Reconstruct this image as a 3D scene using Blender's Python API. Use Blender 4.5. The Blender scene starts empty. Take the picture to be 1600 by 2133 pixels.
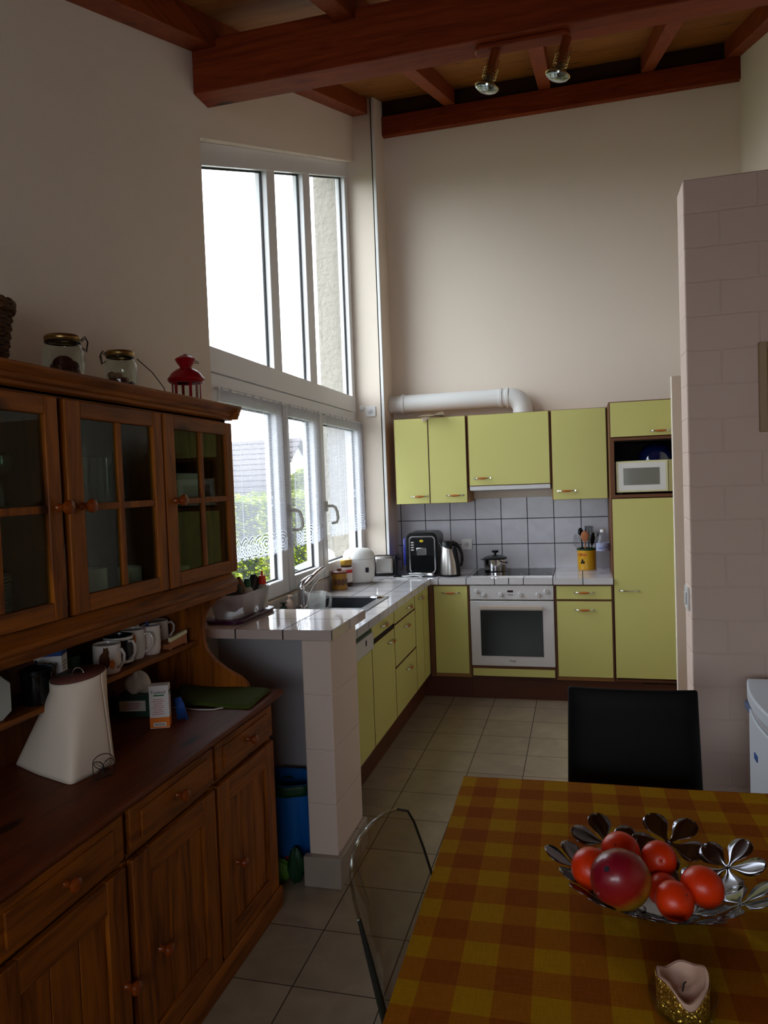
import bpy, math, random
from mathutils import Vector, Matrix
random.seed(11)
PI = math.pi
scene = bpy.context.scene
COL = scene.collection

# ------------------------------------------------------------------ geometry helpers
class MB:
    def __init__(s):
        s.v = []; s.f = []; s.mi = []; s.m = 0
    def mat(s, i):
        s.m = i; return s
    def add(s, vs, fs):
        b = len(s.v)
        s.v += [tuple(p) for p in vs]
        for f in fs:
            s.f.append([b + i for i in f]); s.mi.append(s.m)
        return s
    def box(s, x0, x1, y0, y1, z0, z1):
        if x0 > x1: x0, x1 = x1, x0
        if y0 > y1: y0, y1 = y1, y0
        if z0 > z1: z0, z1 = z1, z0
        vs = [(x0,y0,z0),(x1,y0,z0),(x1,y1,z0),(x0,y1,z0),(x0,y0,z1),(x1,y0,z1),(x1,y1,z1),(x0,y1,z1)]
        return s.add(vs, [(0,3,2,1),(4,5,6,7),(0,1,5,4),(1,2,6,5),(2,3,7,6),(3,0,4,7)])
    def obox(s, c, size, M=None):
        M = M or Matrix.Identity(3); c = Vector(c); a, b, d = [q/2 for q in size]
        vs = [c + M @ Vector(p) for p in [(-a,-b,-d),(a,-b,-d),(a,b,-d),(-a,b,-d),(-a,-b,d),(a,-b,d),(a,b,d),(-a,b,d)]]
        return s.add(vs, [(0,3,2,1),(4,5,6,7),(0,1,5,4),(1,2,6,5),(2,3,7,6),(3,0,4,7)])
    def prism(s, poly, axis, a, b):
        n = len(poly)
        def P(u, v, w):
            return {'x': (w,u,v), 'y': (u,w,v), 'z': (u,v,w)}[axis]
        vs = [P(u,v,a) for u,v in poly] + [P(u,v,b) for u,v in poly]
        fs = [list(range(n))[::-1], list(range(n,2*n))] + [(i,(i+1)%n,n+(i+1)%n,n+i) for i in range(n)]
        return s.add(vs, fs)
    def tube(s, pts, r, n=10, closed=False, flat=1.0):
        pts = [Vector(p) for p in pts]; N = len(pts)
        rr = r if isinstance(r, (list, tuple)) else [r]*N
        T = []
        for i in range(N):
            a = pts[(i-1) % N] if (closed or i > 0) else pts[i]
            b = pts[(i+1) % N] if (closed or i < N-1) else pts[i]
            t = (b-a); T.append(t.normalized() if t.length > 1e-9 else Vector((0,0,1)))
        ref = Vector((0,0,1)) if abs(T[0].z) < .9 else Vector((1,0,0))
        U = T[0].cross(ref).normalized(); vs = []
        for i in range(N):
            U = (U - T[i]*U.dot(T[i]))
            U = U.normalized() if U.length > 1e-9 else T[i].orthogonal().normalized()
            V = T[i].cross(U)
            for k in range(n):
                a = 2*PI*k/n
                vs.append(pts[i] + U*math.cos(a)*rr[i] + V*math.sin(a)*rr[i]*flat)
        fs = []
        for i in range(N if closed else N-1):
            j = (i+1) % N
            for k in range(n):
                fs.append((i*n+k, i*n+(k+1)%n, j*n+(k+1)%n, j*n+k))
        if not closed:
            fs.append(list(range(n))[::-1]); fs.append([(N-1)*n+k for k in range(n)])
        return s.add(vs, fs)
    def lathe(s, prof, c=(0,0,0), n=32, M=None, closed=False):
        M = M or Matrix.Identity(3); c = Vector(c); vs = []; idx = []
        for r, z in prof:
            if r < 1e-6:
                idx.append([len(vs)]*n); vs.append(c + M @ Vector((0,0,z)))
            else:
                idx.append(list(range(len(vs), len(vs)+n)))
                vs += [c + M @ Vector((r*math.cos(2*PI*k/n), r*math.sin(2*PI*k/n), z)) for k in range(n)]
        fs = []
        L = len(prof)
        for i in range(L if closed else L-1):
            A, B = idx[i], idx[(i+1) % L]
            for k in range(n):
                f = [A[k], A[(k+1)%n], B[(k+1)%n], B[k]]
                g = []
                for q in f:
                    if q not in g: g.append(q)
                if len(g) > 2: fs.append(g)
        return s.add(vs, fs)
    def ell(s, c, rx, ry, rz, n=20, m=12, M=None):
        prof = [(math.sin(PI*i/m), -math.cos(PI*i/m)) for i in range(m+1)]
        prof[0] = (0,-1); prof[-1] = (0,1)
        S = Matrix.Diagonal((rx, ry, rz))
        return s.lathe(prof, c, n, (M or Matrix.Identity(3)) @ S)
    def rbox(s, x0, x1, y0, y1, z0, z1, r, n=5, axis='z'):
        """box whose outline is rounded in the plane across axis"""
        rng = {'z': ((x0,x1),(y0,y1),(z0,z1)), 'y': ((x0,x1),(z0,z1),(y0,y1)), 'x': ((y0,y1),(z0,z1),(x0,x1))}[axis]
        (a0,a1),(b0,b1),(c0,c1) = rng
        return s.prism(rrect(a0,a1,b0,b1,r,n), axis, c0, c1)
    def grid(s, f, nu, nv):
        vs = [f(i/nu, j/nv) for j in range(nv+1) for i in range(nu+1)]
        fs = [(j*(nu+1)+i, j*(nu+1)+i+1, (j+1)*(nu+1)+i+1, (j+1)*(nu+1)+i) for j in range(nv) for i in range(nu)]
        return s.add(vs, fs)

def rrect(a0, a1, b0, b1, r, n=5):
    out = []
    for cx, cy, st in ((a1-r,b1-r,0),(a0+r,b1-r,1),(a0+r,b0+r,2),(a1-r,b0+r,3)):
        for k in range(n+1):
            t = (st + k/n)*PI/2
            out.append((cx+r*math.cos(t), cy+r*math.sin(t)))
    return out

ROOT = {}
def thing(name, label, cat, loc=(0,0,0), group=None, kind=None):
    o = bpy.data.objects.new(name, None); COL.objects.link(o)
    o.location = loc; o.empty_display_size = .05; ROOT[o.name] = Vector(loc)
    tag(o, label, cat, group, kind); return o
def tag(o, label=None, cat=None, group=None, kind=None):
    if label: o['label'] = label
    if cat: o['category'] = cat
    if group: o['group'] = group
    if kind: o['kind'] = kind
    return o
def obj(name, mb, mats, parent=None, loc=(0,0,0), bevel=0, seg=2, label=None, angle=35, smooth=True, solid=0):
    org = ROOT[parent.name] if parent else Vector(loc)
    me = bpy.data.meshes.new(name)
    me.from_pydata([tuple(Vector(v)-org) for v in mb.v], [], mb.f)
    for m in (mats if isinstance(mats, (list, tuple)) else [mats]): me.materials.append(m)
    me.polygons.foreach_set('material_index', mb.mi)
    me.polygons.foreach_set('use_smooth', [smooth]*len(me.polygons))
    me.update(); me.validate()
    if smooth:
        try: me.set_sharp_from_angle(angle=math.radians(angle))
        except Exception: pass
    o = bpy.data.objects.new(name, me); COL.objects.link(o)
    if parent: o.parent = parent
    else: o.location = org
    ROOT[o.name] = org
    if solid:
        m = o.modifiers.new('Solidify', 'SOLIDIFY'); m.thickness = solid; m.offset = 0
    if bevel:
        m = o.modifiers.new('Bevel', 'BEVEL'); m.width = bevel; m.segments = seg
        m.limit_method = 'ANGLE'; m.angle_limit = math.radians(40)
    if label: o['label'] = label
    return o
def struct(name, mb, mats, parent=None, **k):
    o = obj(name, mb, mats, parent, **k)
    if not parent: o['kind'] = 'structure'
    return o
def copy_tree(o, parent=None):
    c = o.copy(); COL.objects.link(c); ROOT[c.name] = ROOT[o.name]
    if parent: c.parent = parent
    for ch in list(o.children): copy_tree(ch, c)
    return c
def place(root, loc, rz=0, label=None, s=1):
    root.location = loc; root.rotation_euler = (0,0,rz); root.scale = (s,s,s)
    if label: root['label'] = label
    return root
def text(name, body, size, M, loc, m, parent, depth=.0004, label=None):
    """lettering as real mesh; M columns: text x, text y, normal"""
    cu = bpy.data.curves.new('t', 'FONT'); cu.body = body; cu.size = size; cu.align_x = 'CENTER'; cu.align_y = 'CENTER'
    cu.extrude = depth
    t = bpy.data.objects.new('t', cu); COL.objects.link(t)
    dg = bpy.context.evaluated_depsgraph_get(); dg.update()
    me = bpy.data.meshes.new_from_object(t.evaluated_get(dg))
    bpy.data.objects.remove(t)
    org = ROOT[parent.name] if parent else Vector(loc)
    for v in me.vertices: v.co = M @ v.co + Vector(loc) - org
    me.materials.clear(); me.materials.append(m); me.name = name
    o = bpy.data.objects.new(name, me); COL.objects.link(o)
    if parent: o.parent = parent
    ROOT[o.name] = org
    return o
def cols(a, b, c): return Matrix((a, b, c)).transposed()
MX = cols((0,1,0),(0,0,1),(1,0,0))      # faces +x : text right = +y
MYN = cols((1,0,0),(0,0,1),(0,-1,0))    # faces -y : text right = +x
MZ = Matrix.Identity(3)
AX = cols((0,1,0),(0,0,1),(1,0,0))      # lathe axis z -> +x
AYN = cols((1,0,0),(0,0,1),(0,-1,0))    # lathe axis z -> -y

# ------------------------------------------------------------------ materials
def lin(c):
    return tuple((x/12.92 if x <= .04045 else ((x+.055)/1.055)**2.4) for x in [q/255 for q in c]) + (1,)
class N:
    def __init__(s, name):
        s.m = bpy.data.materials.new(name); s.m.use_nodes = True
        s.t = s.m.node_tree; s.n = s.t.nodes; s.l = s.t.links
        s.b = s.n['Principled BSDF']; s.out = s.n['Material Output']
    def node(s, kind, **k):
        x = s.n.new(kind)
        for a, v in k.items(): setattr(x, a, v)
        return x
    def set(s, sock, v):
        if isinstance(v, bpy.types.NodeSocket): s.l.new(v, sock)
        else: sock.default_value = v
    def math(s, op, a, b=None, c=None, clamp=False):
        x = s.node('ShaderNodeMath', operation=op); x.use_clamp = clamp
        s.set(x.inputs[0], a)
        if b is not None: s.set(x.inputs[1], b)
        if c is not None: s.set(x.inputs[2], c)
        return x.outputs[0]
    def coord(s): return s.node('ShaderNodeTexCoord').outputs['Object']
    def xyz(s, v):
        x = s.node('ShaderNodeSeparateXYZ'); s.l.new(v, x.inputs[0]); return x.outputs
    def mapping(s, v, scale, loc=(0,0,0)):
        x = s.node('ShaderNodeMapping'); s.l.new(v, x.inputs[0]); x.inputs['Scale'].default_value = scale; x.inputs['Location'].default_value = loc
        return x.outputs[0]
    def noise(s, v, scale, detail=3, dist=0, out=0):
        x = s.node('ShaderNodeTexNoise'); s.l.new(v, x.inputs['Vector']); x.inputs['Scale'].default_value = scale
        x.inputs['Detail'].default_value = detail; x.inputs['Distortion'].default_value = dist
        return x.outputs[out]
    def mix(s, f, a, b, mode='MIX'):
        x = s.node('ShaderNodeMix', data_type='RGBA', blend_type=mode)
        s.set(x.inputs[0], f); s.set(x.inputs[6], a); s.set(x.inputs[7], b); return x.outputs[2]
    def schlick(s, f0=.04):
        ge = s.node('ShaderNodeNewGeometry'); d = s.node('ShaderNodeVectorMath', operation='DOT_PRODUCT')
        s.l.new(ge.outputs['Incoming'], d.inputs[0]); s.l.new(ge.outputs['Normal'], d.inputs[1])
        k = s.math('SUBTRACT', 1, s.math('ABSOLUTE', d.outputs['Value']), clamp=True)
        return s.math('ADD', f0, s.math('MULTIPLY', s.math('POWER', k, 5), 1-f0))
    def ramp(s, f, stops):
        x = s.node('ShaderNodeValToRGB'); s.l.new(f, x.inputs[0]); e = x.color_ramp.elements
        e[0].position, e[0].color = stops[0]; e[1].position, e[1].color = stops[-1]
        for p, c in stops[1:-1]:
            q = e.new(p); q.color = c
        return x.outputs[0]
    def bump(s, h, strength=.3, dist=.01):
        x = s.node('ShaderNodeBump'); s.l.new(h, x.inputs['Height']); x.inputs['Strength'].default_value = strength; x.inputs['Distance'].default_value = dist
        s.l.new(x.outputs[0], s.b.inputs['Normal']); return x
def pm(name, col, rough=.5, metal=0, var=0, vs=8, bump=0, bs=60, bd=.004, coat=0, spec=.5, alpha=1, trans=0, ior=1.45, sheen=0):
    g = N(name); b = g.b; c = lin(col)
    b.inputs['Base Color'].default_value = c; b.inputs['Roughness'].default_value = rough; b.inputs['Metallic'].default_value = metal
    b.inputs['Coat Weight'].default_value = coat; b.inputs['Specular IOR Level'].default_value = spec
    b.inputs['IOR'].default_value = ior; b.inputs['Transmission Weight'].default_value = trans; b.inputs['Sheen Weight'].default_value = sheen
    co = g.coord()
    if var:
        f = g.noise(co, vs, 4)
        d = tuple(x*(1-var) for x in c[:3]) + (1,); e = tuple(min(1, x*(1+var)) for x in c[:3]) + (1,)
        g.l.new(g.mix(f, d, e), b.inputs['Base Color'])
    if bump: g.bump(g.noise(co, bs, 4), bump, bd)
    return g.m
def wood(name, c1, c2, axis, rough=.38, knots=True, across=16, dark=.35):
    g = N(name); co = g.coord()
    sc = {'x': (1.3,across,across), 'y': (across,1.3,across), 'z': (across,across,1.3)}[axis]
    wob = g.noise(co, 2.2, 2, 0, 1)
    mv = g.node('ShaderNodeVectorMath', operation='MULTIPLY_ADD'); g.l.new(wob, mv.inputs[0]); mv.inputs[1].default_value = (.05,.05,.05); g.l.new(co, mv.inputs[2])
    v = g.mapping(mv.outputs[0], sc)
    f1 = g.noise(v, 1.2, 5, 1.6); f2 = g.noise(v, 6, 3, .4)
    f = g.math('ADD', g.math('MULTIPLY', f1, .75), g.math('MULTIPLY', f2, .3))
    a, b = lin(c1), lin(c2)
    col = g.ramp(f, [(.36, a), (.5, tuple((a[i]+b[i])/2 for i in range(4))), (.66, b)])
    if knots:
        ks = {'x': (2.2,6,6), 'y': (6,2.2,6), 'z': (6,6,2.2)}[axis]
        vo = g.node('ShaderNodeTexVoronoi'); g.l.new(g.mapping(mv.outputs[0], ks, (.3,.7,.1)), vo.inputs['Vector']); vo.inputs['Scale'].default_value = 1.0
        k = g.ramp(vo.outputs['Distance'], [(.07, (1,1,1,1)), (.15, (0,0,0,1))])
        col = g.mix(k, col, tuple(x*dark for x in a[:3]) + (1,))
    g.l.new(col, g.b.inputs['Base Color']); g.b.inputs['Roughness'].default_value = rough; g.b.inputs['Specular IOR Level'].default_value = .28
    g.bump(f, .12, .002)
    return g.m
def tiles(name, col, grout, size, off, gw, rough=.15, var=.06, mott=.05, bumpd=.002, gr=.8):
    """square tiles: joints drawn from real positions along each axis"""
    g = N(name); co = g.coord(); o = g.xyz(co)
    nn = g.xyz(g.node('ShaderNodeNewGeometry').outputs['True Normal'])
    mask = None; ids = []
    for i in range(3):
        if not size[i]: continue
        t = g.math('DIVIDE', g.math('SUBTRACT', o[i], off[i]), size[i])
        fr = g.math('FRACT', t); ids.append(g.math('FLOOR', t))
        d = g.math('MULTIPLY', g.math('MINIMUM', fr, g.math('SUBTRACT', 1, fr)), size[i])
        m = g.math('LESS_THAN', d, gw/2)
        m = g.math('MULTIPLY', m, g.math('LESS_THAN', g.math('ABSOLUTE', nn[i]), .5))
        mask = m if mask is None else g.math('MAXIMUM', mask, m)
    cx = g.node('ShaderNodeCombineXYZ')
    for i, q in enumerate(ids): g.l.new(q, cx.inputs[i])
    wn = g.node('ShaderNodeTexWhiteNoise', noise_dimensions='3D'); g.l.new(cx.outputs[0], wn.inputs['Vector'])
    c = lin(col); s1 = lambda k: tuple(min(1, x*k) for x in c[:3]) + (1,)
    base = g.mix(wn.outputs['Value'], s1(1-var), s1(1+var))
    mt = g.ramp(g.noise(co, 7, 5, 1), [(.3, (1-mott*2,)*3+(1,)), (.7, (1,1,1,1))])
    base = g.mix(1.0, base, mt, 'MULTIPLY')
    g.l.new(g.mix(mask, base, lin(grout)), g.b.inputs['Base Color'])
    g.l.new(g.math('ADD', rough, g.math('MULTIPLY', mask, gr-rough)), g.b.inputs['Roughness'])
    g.bump(g.math('SUBTRACT', 1, mask), .5, bumpd)
    return g.m
def blocks(name, col, h, L, xoff=0, zoff=0, axis=0):
    g = N(name); co = g.coord(); o = g.xyz(co)
    wob = g.math('MULTIPLY', g.math('SUBTRACT', g.noise(co, 9, 2), .5), .012)
    tz = g.math('DIVIDE', g.math('ADD', g.math('SUBTRACT', o[2], zoff), wob), h); row = g.math('FLOOR', tz); fz = g.math('FRACT', tz)
    tx = g.math('ADD', g.math('DIVIDE', g.math('ADD', g.math('SUBTRACT', o[axis], xoff), wob), L), g.math('MULTIPLY', g.math('FLOORED_MODULO', row, 2), .5)); fx = g.math('FRACT', tx)
    dz = g.math('MULTIPLY', g.math('MINIMUM', fz, g.math('SUBTRACT', 1, fz)), h)
    dx = g.math('MULTIPLY', g.math('MINIMUM', fx, g.math('SUBTRACT', 1, fx)), L)
    d = g.math('MINIMUM', dz, dx)
    hgt = g.math('MINIMUM', g.math('DIVIDE', d, .006), 1.0)
    hgt = g.math('ADD', hgt, g.math('MULTIPLY', g.noise(co, 90, 4), .25))
    g.b.inputs['Base Color'].default_value = lin(col); g.b.inputs['Roughness'].default_value = .8
    g.bump(hgt, .6, .004); return g.m
def glass(name, col=(255,255,255), refl=1.0, rough=.0, tint=1.0):
    g = N(name); g.n.remove(g.b)
    tr = g.node('ShaderNodeBsdfTransparent'); tr.inputs[0].default_value = tuple(x*tint for x in lin(col)[:3]) + (1,)
    gl = g.node('ShaderNodeBsdfGlossy'); gl.inputs['Roughness'].default_value = rough
    mx = g.node('ShaderNodeMixShader'); g.l.new(g.math('MULTIPLY', g.schlick(), refl, clamp=True), mx.inputs[0])
    g.l.new(tr.outputs[0], mx.inputs[1]); g.l.new(gl.outputs[0], mx.inputs[2]); g.l.new(mx.outputs[0], g.out.inputs[0])
    return g.m
def translucent(name, col, a=.5, rough=.5, tr=.5):
    """milky plastic / thin cloth: part see-through, part scattering"""
    g = N(name); g.n.remove(g.b); c = lin(col)
    t = g.node('ShaderNodeBsdfTransparent')
    d = g.node('ShaderNodeBsdfDiffuse'); d.inputs[0].default_value = c
    l = g.node('ShaderNodeBsdfTranslucent'); l.inputs[0].default_value = c
    gl = g.node('ShaderNodeBsdfGlossy'); gl.inputs['Roughness'].default_value = rough
    m1 = g.node('ShaderNodeMixShader'); m1.inputs[0].default_value = tr; g.l.new(d.outputs[0], m1.inputs[1]); g.l.new(l.outputs[0], m1.inputs[2])
    m2 = g.node('ShaderNodeMixShader'); m2.inputs[0].default_value = a; g.l.new(t.outputs[0], m2.inputs[1]); g.l.new(m1.outputs[0], m2.inputs[2])
    m3 = g.node('ShaderNodeMixShader'); g.l.new(g.schlick(), m3.inputs[0]); g.l.new(m2.outputs[0], m3.inputs[1]); g.l.new(gl.outputs[0], m3.inputs[2])
    g.l.new(m3.outputs[0], g.out.inputs[0]); return g.m
def lace(name, hem, y0, yc):
    g = N(name); g.n.remove(g.b); co = g.coord(); o = g.xyz(co); y = g.math('ADD', o[1], yc); z = g.math('ADD', o[2], hem)
    yy = g.math('SUBTRACT', y, y0)
    # sheer ground: fine horizontal threads with faint vertical ribs
    th = g.math('GREATER_THAN', g.math('SINE', g.math('MULTIPLY', z, 2*PI/.0085)), .05)
    rib = g.math('GREATER_THAN', g.math('SINE', g.math('MULTIPLY', y, 2*PI/.105)), .985)
    sheer = g.math('MAXIMUM', g.math('ADD', .22, g.math('MULTIPLY', th, .42)), g.math('MULTIPLY', rib, .8))
    # scattered flower motifs
    vo = g.node('ShaderNodeTexVoronoi'); g.l.new(g.mapping(co, (0,7,4.5)), vo.inputs['Vector']); vo.inputs['Scale'].default_value = 1; vo.inputs['Randomness'].default_value = .7
    d = vo.outputs['Distance']
    fl = g.math('MULTIPLY', g.math('LESS_THAN', d, .17), g.math('GREATER_THAN', g.math('SINE', g.math('MULTIPLY', d, 90)), -.2))
    # hem: fans of concentric arcs
    P = .082
    def fan(shift, zc, rmax, freq):
        u = g.math('SUBTRACT', g.math('FRACT', g.math('ADD', g.math('DIVIDE', yy, P), shift)), .5)
        uu = g.math('MULTIPLY', u, P); vz = g.math('SUBTRACT', z, zc)
        r = g.math('SQRT', g.math('ADD', g.math('MULTIPLY', uu, uu), g.math('MULTIPLY', g.math('MULTIPLY', vz, vz), .75)))
        ring = g.math('GREATER_THAN', g.math('SINE', g.math('MULTIPLY', r, freq)), -.25)
        return g.math('MULTIPLY', ring, g.math('LESS_THAN', r, rmax)), g.math('LESS_THAN', r, rmax)
    a, ia = fan(0, hem+.055, .05, 420); b, ib = fan(.5, hem+.03, .036, 480)
    hemz = g.math('LESS_THAN', z, hem+.075)
    base = g.math('MULTIPLY', hemz, .62)
    arcs = g.math('MAXIMUM', a, b)
    inside = g.math('MAXIMUM', ia, ib)
    hemm = g.math('ADD', g.math('MULTIPLY', arcs, .95), g.math('MULTIPLY', g.math('SUBTRACT', 1, inside), base))
    al = g.math('MAXIMUM', g.math('MULTIPLY', g.math('SUBTRACT', 1, inside), g.math('MAXIMUM', sheer, g.math('MULTIPLY', fl, .8))), hemm)
    top = g.math('GREATER_THAN', z, 2.066)
    al = g.math('MAXIMUM', al, g.math('MULTIPLY', top, .8), clamp=True)
    t = g.node('ShaderNodeBsdfTransparent'); c = (.60,.61,.69,1)
    df = g.node('ShaderNodeBsdfDiffuse'); df.inputs[0].default_value = c
    tl = g.node('ShaderNodeBsdfTranslucent'); tl.inputs[0].default_value = c
    m1 = g.node('ShaderNodeMixShader'); m1.inputs[0].default_value = .5; g.l.new(df.outputs[0], m1.inputs[1]); g.l.new(tl.outputs[0], m1.inputs[2])
    m2 = g.node('ShaderNodeMixShader'); g.l.new(al, m2.inputs[0]); g.l.new(t.outputs[0], m2.inputs[1]); g.l.new(m1.outputs[0], m2.inputs[2])
    g.l.new(m2.outputs[0], g.out.inputs[0]); return g.m

M = {}
M['wall'] = pm('wall_plaster', (228,215,200), .9, bump=.35, bs=140, bd=.002, var=.02, vs=2)
M['wallext'] = pm('rough_render', (150,145,136), .95, bump=1.0, bs=26, bd=.02, var=.1, vs=18)
M['block'] = blocks('painted_block', (226,202,188), .1275, .262, .40, .015)
M['pillarblock'] = blocks('painted_pillar_block', (226,206,194), .222, .9, 0, .1)
M['floor'] = tiles('floor_tile', (160,144,124), (58,46,38), (.2995,.3023,0), (-.329,2.44,0), .0045, .32, .07, .12)
M['skirt'] = tiles('skirting_tile', (168,156,144), (60,50,44), (.3,.3,0), (-.94,2.67,0), .004, .4)
M['splash'] = tiles('backsplash_tile', (206,206,214), (30,28,36), (.2045,0,.2), (.013,0,.884), .0062, .22, .04, .06)
M['worktop'] = tiles('worktop_tile', (214,212,216), (26,24,30), (.2045,.2045,0), (.013,5.28,0), .0058, .07, .03, .03)
M['bartile'] = tiles('bar_tile', (212,196,188), (24,22,26), (.2075,.2375,0), (-.951,2.72,0), .0058, .05, .03, .03)
M['grey'] = pm('grey_panel', (176,172,176), .6)
M['white'] = pm('white_plastic', (226,226,224), .3)
M['upvc'] = pm('window_upvc', (222,222,224), .3)
M['seal'] = pm('black_seal', (18,20,22), .6)
M['cream'] = pm('cream_plastic', (222,220,176), .35)
M['yellow'] = pm('yellow_laminate', (206,202,122), .42, var=.03, vs=3)
M['edge'] = pm('brown_edge', (104,62,34), .5)
M['edge2'] = pm('ochre_edge', (158,112,58), .5)
M['plinth'] = pm('plinth_brown', (84,40,22), .5)
M['dark'] = pm('dark_gap', (22,14,10), .8)
M['black'] = pm('black_plastic', (9,10,12), .3, spec=.3)
M['blackmat'] = pm('black_leather', (12,12,12), .65, spec=.25, bump=.3, bs=260, bd=.001)
M['chrome'] = pm('chrome', (215,218,224), .12, 1)
M['steel'] = pm('brushed_steel', (178,174,170), .3, 1)
M['sink'] = pm('sink_steel', (160,165,172), .25, 1)
M['brass'] = pm('brass', (190,165,90), .25, 1)
M['gold'] = pm('dull_gold_lid', (150,120,70), .35, 1)
M['handlewood'] = pm('handle_beech', (176,104,44), .4)
M['glass'] = glass('window_glass')
M['cabglass'] = glass('cabinet_glass', (222,232,222), .5)
M['clear'] = glass('clear_glass', (246,250,248), .9)
M['acrylic'] = glass('clear_acrylic', (222,220,212), 1.2, .05)
M['acredge'] = pm('tinted_edge', (30,34,32), .15)
M['pineV'] = wood('pine_vertical', (98,44,2), (160,88,8), 'z', .5)
M['pineY'] = wood('pine_lengthwise', (94,42,2), (154,84,8), 'y', .5)
M['pineX'] = wood('pine_crosswise', (96,43,2), (156,86,8), 'x', .5)
M['pineTop'] = wood('pine_top', (76,28,3), (108,46,6), 'y', .55)
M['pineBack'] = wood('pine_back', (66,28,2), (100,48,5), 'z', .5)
M['knob'] = pm('knob_wood', (128,56,10), .2)
M['beam'] = wood('stained_beam', (104,34,3), (138,54,8), 'x', .6, dark=.3)
M['raft'] = wood('stained_rafter', (110,40,4), (140,60,10), 'y', .6, dark=.3)
M['boards'] = wood('ceiling_boards', (118,66,18), (152,94,32), 'x', .6, across=10)
M['red'] = pm('red_enamel', (150,12,22), .3, spec=.3)
M['bluebag'] = pm('blue_bag', (0,92,170), .5)
M['greenbag'] = pm('green_plastic', (96,150,40), .5)
M['olive'] = pm('green_cloth', (62,74,10), .9, bump=.6, bs=300, bd=.002)
M['purple'] = pm('purple_tray', (66,14,52), .35)
M['paper'] = pm('white_paper', (226,208,190), .9, bump=.2, bs=220, bd=.001)
M['brownlid'] = pm('brown_disc', (110,62,52), .5)
M['tub'] = translucent('milky_tub', (186,170,168), .5, .25)
M['frost'] = translucent('measuring_plastic', (215,218,216), .22, .12)
M['pet'] = translucent('bottle_plastic', (190,195,210), .16, .08)
M['porc'] = pm('porcelain', (228,226,220), .15)
M['mug'] = pm('mug_white', (226,214,206), .2)
M['darkmug'] = pm('mug_black', (22,24,34), .2)
M['card'] = pm('white_card', (222,216,212), .7)
M['ink'] = pm('ink_dark', (40,36,50), .7)
M['inkred'] = pm('ink_red', (196,40,50), .7)
M['inkblue'] = pm('ink_blue', (30,70,140), .7)
M['inkgreen'] = pm('ink_green', (30,110,60), .7)
M['orangep'] = pm('print_orange', (228,120,30), .7)
M['darkgreen'] = pm('dark_green', (18,60,36), .5)
M['tissuebox'] = pm('tissue_box', (28,66,50), .6)
M['redcap'] = pm('red_cap', (220,50,14), .4)
M['greencap'] = pm('green_cap', (14,84,44), .4)
M['leather'] = pm('dark_cloth', (44,36,28), .8, bump=.6, bs=40, bd=.01)
M['tan'] = pm('tan_paper', (150,112,84), .8, bump=.4, bs=30, bd=.01)
M['petal'] = pm('polished_petals', (128,128,136), .13, 1, bump=.06, bs=20, bd=.004)
M['mango'] = None
M['wax'] = pm('candle_wax', (196,160,140), .6)
M['rust'] = pm('potpourri_brown', (90,50,26), .9)
M['darkred'] = pm('dried_red', (70,18,18), .9)
M['wicker'] = wood('wicker', (52,30,16), (96,62,34), 'z', .7, False)
M['blueglass'] = pm('blue_glassware', (7,18,58), .08, 0, coat=1)
M['oven'] = pm('oven_glass', (34,40,38), .12, spec=.6)
M['white2'] = pm('appliance_white', (208,206,208), .3)
M['bronze'] = pm('oven_handle', (196,180,166), .35)
M['fridge'] = pm('fridge_white', (206,212,220), .35)
M['amber'] = pm('amber_ceramic', (158,112,34), .25, var=.3, vs=30)
M['crock'] = pm('yellow_tin', (212,158,20), .35, coat=.3)
M['spoon'] = pm('spoon_wood', (168,102,60), .6)
M['utens'] = pm('black_nylon', (20,24,22), .4)
M['leafy'] = None
M['roof'] = None
M['picture'] = pm('picture_print', (150,142,104), .5, var=.35, vs=14)
M['frame'] = pm('picture_frame', (178,152,118), .5)
M['label'] = pm('bottle_label', (150,154,182), .5)
M['teal'] = pm('tub_teal', (46,68,74), .5)
M['cover'] = pm('tub_cover', (88,90,86), .7)
M['render'] = pm('house_white', (190,188,182), .8)
M['soap'] = pm('soap_bottle', (226,196,178), .3)
M['lightmetal'] = pm('lever_beige', (200,200,192), .35)
M['led'] = pm('led_dark', (40,8,8), .2)
M['bulb'] = pm('reflector_bulb', (150,156,150), .12, .9)
M['copper'] = pm('spot_body', (150,74,36), .3, .6)
M['wire'] = pm('dark_wire', (40,30,26), .4, .6)

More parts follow.
